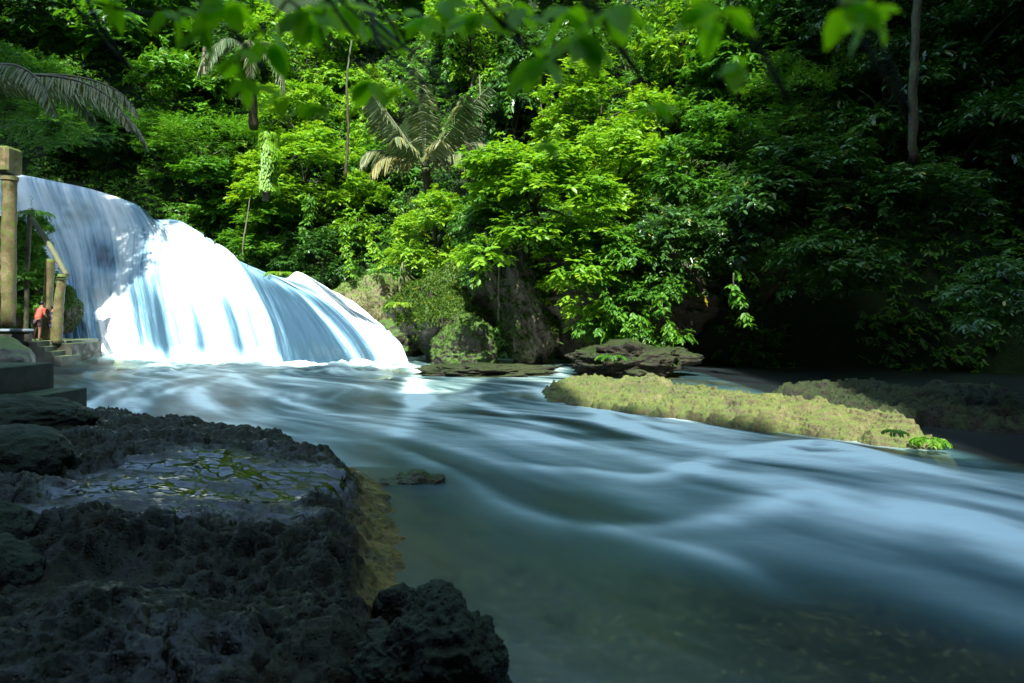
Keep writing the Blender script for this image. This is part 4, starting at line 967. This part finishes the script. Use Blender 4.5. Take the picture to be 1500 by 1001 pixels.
# vine-draped column
vc = P(390, 280, 35.5); e = empty('vine_column', vc, 'bright vine-draped stump standing on the slope left of centre', 'plant')
mb = MB(); mb.tube(np.array([(0, 0, -.5), (.05, 0, 1.2), (0, 0, 2.2), (-.1, 0, 3.0)]), [.22, .2, .18, .1], 10, wob=.2); mb.build('stump', M['bark'], e, smooth=True)
rg = np.random.default_rng(4); n_ = 1700; a = rg.uniform(0, 6.28, n_); z = rg.uniform(0, 3.1, n_); r_ = .32 + .32 * vnoise(a, z * 1.5, seed=3) + .1 * rg.uniform(0, 1, n_)
V, Q, T = leaf_geo(np.stack([r_ * np.cos(a), r_ * np.sin(a), z], -1), np.stack([np.cos(a) * .5, np.sin(a) * .5, -.9 + 0 * a], -1), np.stack([np.cos(a), np.sin(a), .4 + 0 * a], -1), .2, .11, rg.uniform(.3, .8, n_), droop=.2)
mesh_np('vine_leaves', V, Q, M['leaf_bright'], e, attrs={'tint': T})
# dead frond by the tan boulder
rg = np.random.default_rng(11); path, (V, Q, T) = frond_geo(rg, 2.4, -.1, .35, 30, .8, .85, .3)
a = R(160); Rm = np.array([[math.cos(a), -math.sin(a), 0], [math.sin(a), math.cos(a), 0], [0, 0, 1]])
e = empty('fallen_frond', P(595, 370, 31.5), 'yellowed palm frond lying down the slope over the tan boulder', 'palm frond')
Ry = np.array([[.42, 0, .9], [0, 1, 0], [-.9, 0, .42]])
mesh_np('frond', (V @ Ry.T) @ Rm.T, Q, M['leaf_palm'], e, attrs={'tint': T})
# a yellow leaf caught in the light
rg = np.random.default_rng(12); V, Q, T = leaf_geo(np.zeros((3, 3)), rg.normal(0, 1, (3, 3)), rg.normal(0, 1, (3, 3)), .34, .2, np.ones(3))
e = empty('yellow_leaf', P(1035, 440, 23), 'single yellow leaf hanging before the black hollow', 'leaf'); mesh_np('blade', V, Q, M['leaf_bright'], e, attrs={'tint': T})

# ------------------------------------------------------------------ unseen tall trees added above the frame to shade the banks, fall and slope
def add_shade_tree(loc, r, h, kind, label, stem, name='shade_tree'):
    return tree(0, 0, r, h, kind, label, name, 'tree', 'unseen tall trees added for shade', loc=loc, stem=stem, tw=.35)
CAN = [((18, 20, 21), 6.0, 3.4, (30, 20, 1)), ((16.5, 24, 25), 6.0, 3.4, (34, 24, 4)), ((23, 26, 26), 7, 4, (38, 30, 8)),
       ((-9.3, -.2, 15), 4.4, 3.0, (-14, -4, 0)), ((-13, 5, 18), 5.0, 3.0, (-19, 3, 1)), ((-4.5, -.5, 12.5), 3.4, 2.4, (-9, -5, 1)),
       ((-26.5, 17.5, 24), 5.0, 3.2, (-38, 17, 3)), ((-27, 24, 24), 5.2, 3.2, (-42, 26, 5)), ((-25.5, 20, 27), 4.6, 3.0, (-40, 19, 4)), ((-28, 30, 31), 5.5, 3.0, (-46, 32, 10)), ((-37, 32, 32), 6.0, 3.2, (-48, 34, 10)), ((-34, 22, 25), 5, 3, (-44, 22, 5))]
for k, (l, r, h, s) in enumerate(CAN):
    add_shade_tree(l, r, h, 'dark' if k % 2 else 'mid', 'unseen tall tree added for shade, its crown above the picture', s)

# ------------------------------------------------------------------ branch hanging into the top of the frame
dn = 1.15
root = np.array([-2.6, -2.2, 0.3]); e = empty('overhanging_tree', root, 'tree leaning over the viewer whose dark branches and big soft leaves hang into the top', 'tree')
mb = MB(); t = np.linspace(0, 1, 14)[:, None]
tp = np.array([0, 0, 0]) * (1 - t) + np.array([1.0, 1.6, 3.8]) * t + np.array([-.3, 0, 0]) * np.sin(t * 3); mb.tube(tp, np.linspace(.16, .06, 14), 10, wob=.15)
mb.build('trunk', M['bark'], e, smooth=True)
def pn(px, py, d): return P(px, py, d) - root
BR = [([(430, -150, 1.3), (520, -5, 1.25), (560, 40, 1.22), (612, 85, 1.2), (680, 152, 1.2)], .0062),
      ([(545, 20, 1.22), (552, 60, 1.2), (580, 88, 1.2), (618, 118, 1.18), (668, 150, 1.18)], .0055),
      ([(618, 118, 1.18), (616, 145, 1.18), (600, 180, 1.18)], .003),
      ([(566, 66, 1.2), (545, 88, 1.2), (515, 100, 1.2)], .003),
      ([(470, -120, 1.0), (478, -10, 1.0), (470, 45, 1.0), (486, 75, 1.0)], .004),
      ([(440, -60, 1.0), (420, 0, .98), (385, 40, .98), (345, 85, .95)], .004),
      ([(640, -130, 1.0), (700, -5, 1.0), (760, 50, 1.0), (835, 112, 1.0)], .005),
      ([(810, -90, .8), (850, -10, .8), (868, 40, .8)], .004),
      ([(1010, -90, .7), (1065, -20, .7), (1070, 40, .7), (1075, 80, .7)], .003),
      ([(1180, -90, .65), (1250, -30, .65), (1290, 5, .65)], .004),
      ([(240, -90, .95), (290, -5, .95), (300, 40, .95)], .004),
      ([(50, -60, 1.1), (130, 0, 1.1), (250, 22, 1.05), (320, 10, 1.0)], .005)]
topb = np.array([1.0, 1.6, 3.8])
for pts, r_ in BR:
    q = np.array([pn(*p) for p in pts])
    if pts[0][1] < -50: q = np.vstack([topb, q])
    mb = MB(); s_ = spline(q, 40); mb.tube(s_, np.linspace(r_ * (1.3 if r_ > .008 else .8), r_ * .4, 40), 7); mb.build('branch', M['bark'], e, smooth=True)
CL = [(470, 20, 1.0, 8, .075), (345, 85, .95, 6, .06), (300, 45, .95, 5, .06), (440, 15, .95, 8, .07), (395, 60, 1.0, 6, .06), (560, 35, 1.25, 6, .075), (455, 155, 1.05, 6, .05), (545, 120, 1.2, 4, .065),
      (330, 5, .95, 7, .07), (500, 10, 1.15, 5, .08), (620, 25, 1.25, 6, .07), (700, 20, 1.05, 6, .07), (790, 85, .9, 7, .07), (850, 55, .8, 7, .065), (900, 15, .8, 5, .07), (830, 15, .85, 5, .07), (955, 158, .85, 6, .042), (798, 205, .95, 2, .06),
      (1060, 20, .7, 6, .065), (1080, 95, .75, 4, .05), (1020, 10, .7, 4, .05), (1270, 10, .65, 5, .06), (1235, 5, .65, 3, .05), (590, 130, 1.2, 3, .07), (410, 140, 1.0, 4, .06), (360, 115, 1.0, 3, .05), (650, 5, 1.1, 5, .07), (760, 10, 1.0, 4, .07), (250, 15, 1.0, 5, .06), (170, 5, 1.1, 5, .06)]
for k, (px, py, d, nl, ll) in enumerate(CL):
    rg = np.random.default_rng(6000 + k); c = pn(px, py, d); nl = nl + 1
    a = rg.uniform(0, 6.28, nl); D = np.stack([np.cos(a) * .9, np.sin(a) * .5, rg.uniform(-1.1, .15, nl)], -1)
    V, Q, T = leaf_geo(c + rg.normal(0, .004, (nl, 3)), D, np.array([0, -.6, .8]) + rg.normal(0, .3, (nl, 3)), ll * rg.uniform(.48, .85, nl), ll * .50, rg.uniform(.2, .85, nl), fold=.08, droop=.18)
    o = mesh_np('leaf_cluster', V, Q, M['leaf_near'], e, attrs={'tint': T})

# ------------------------------------------------------------------ light, sky, camera
SUN = np.array([-.02, -.66, .75]); SUN /= np.linalg.norm(SUN)
w = bpy.data.worlds.new('World'); sc.world = w; w.use_nodes = True; nt = w.node_tree; bg = nt.nodes['Background']
sky = nt.nodes.new('ShaderNodeTexSky'); sky.sky_type = 'NISHITA'; sky.sun_disc = False
sky.sun_elevation = math.asin(SUN[2]); sky.sun_rotation = math.atan2(SUN[0], SUN[1]); sky.air_density = 1.0; sky.dust_density = 1.5; sky.ozone_density = 1.0
tn = nt.nodes.new('ShaderNodeMix'); tn.data_type = 'RGBA'; tn.blend_type = 'MULTIPLY'; tn.inputs[0].default_value = 1; tn.inputs[7].default_value = (.93, 1.03, .97, 1)
nt.links.new(sky.outputs[0], tn.inputs[6]); nt.links.new(tn.outputs[2], bg.inputs[0]); bg.inputs[1].default_value = .15
ld = bpy.data.lights.new('sun', 'SUN'); ld.energy = 3.2; ld.angle = R(.6); ld.color = (1, .97, .88)
lo = bpy.data.objects.new('sun', ld); col.objects.link(lo); lo.rotation_euler = Vector(SUN.tolist()).to_track_quat('Z', 'Y').to_euler()
cd = bpy.data.cameras.new('camera'); co = bpy.data.objects.new('camera', cd); col.objects.link(co)
co.location = (0, 0, CH); co.rotation_euler = (R(90), 0, 0); cd.sensor_width = 36; cd.lens = 24; cd.shift_y = -(500.5 - HZ) / 1500.0
cd.clip_start = .05; cd.clip_end = 1500
cd.dof.use_dof = True; cd.dof.focus_distance = 8.5; cd.dof.aperture_fstop = 2.6
sc.camera = co
sc.view_settings.view_transform = 'Standard'; sc.view_settings.look = 'None'; sc.view_settings.exposure = 2.1; sc.view_settings.gamma = 1
sc.cycles.max_bounces = 6; sc.cycles.transparent_max_bounces = 8; sc.cycles.diffuse_bounces = 3; sc.cycles.glossy_bounces = 2
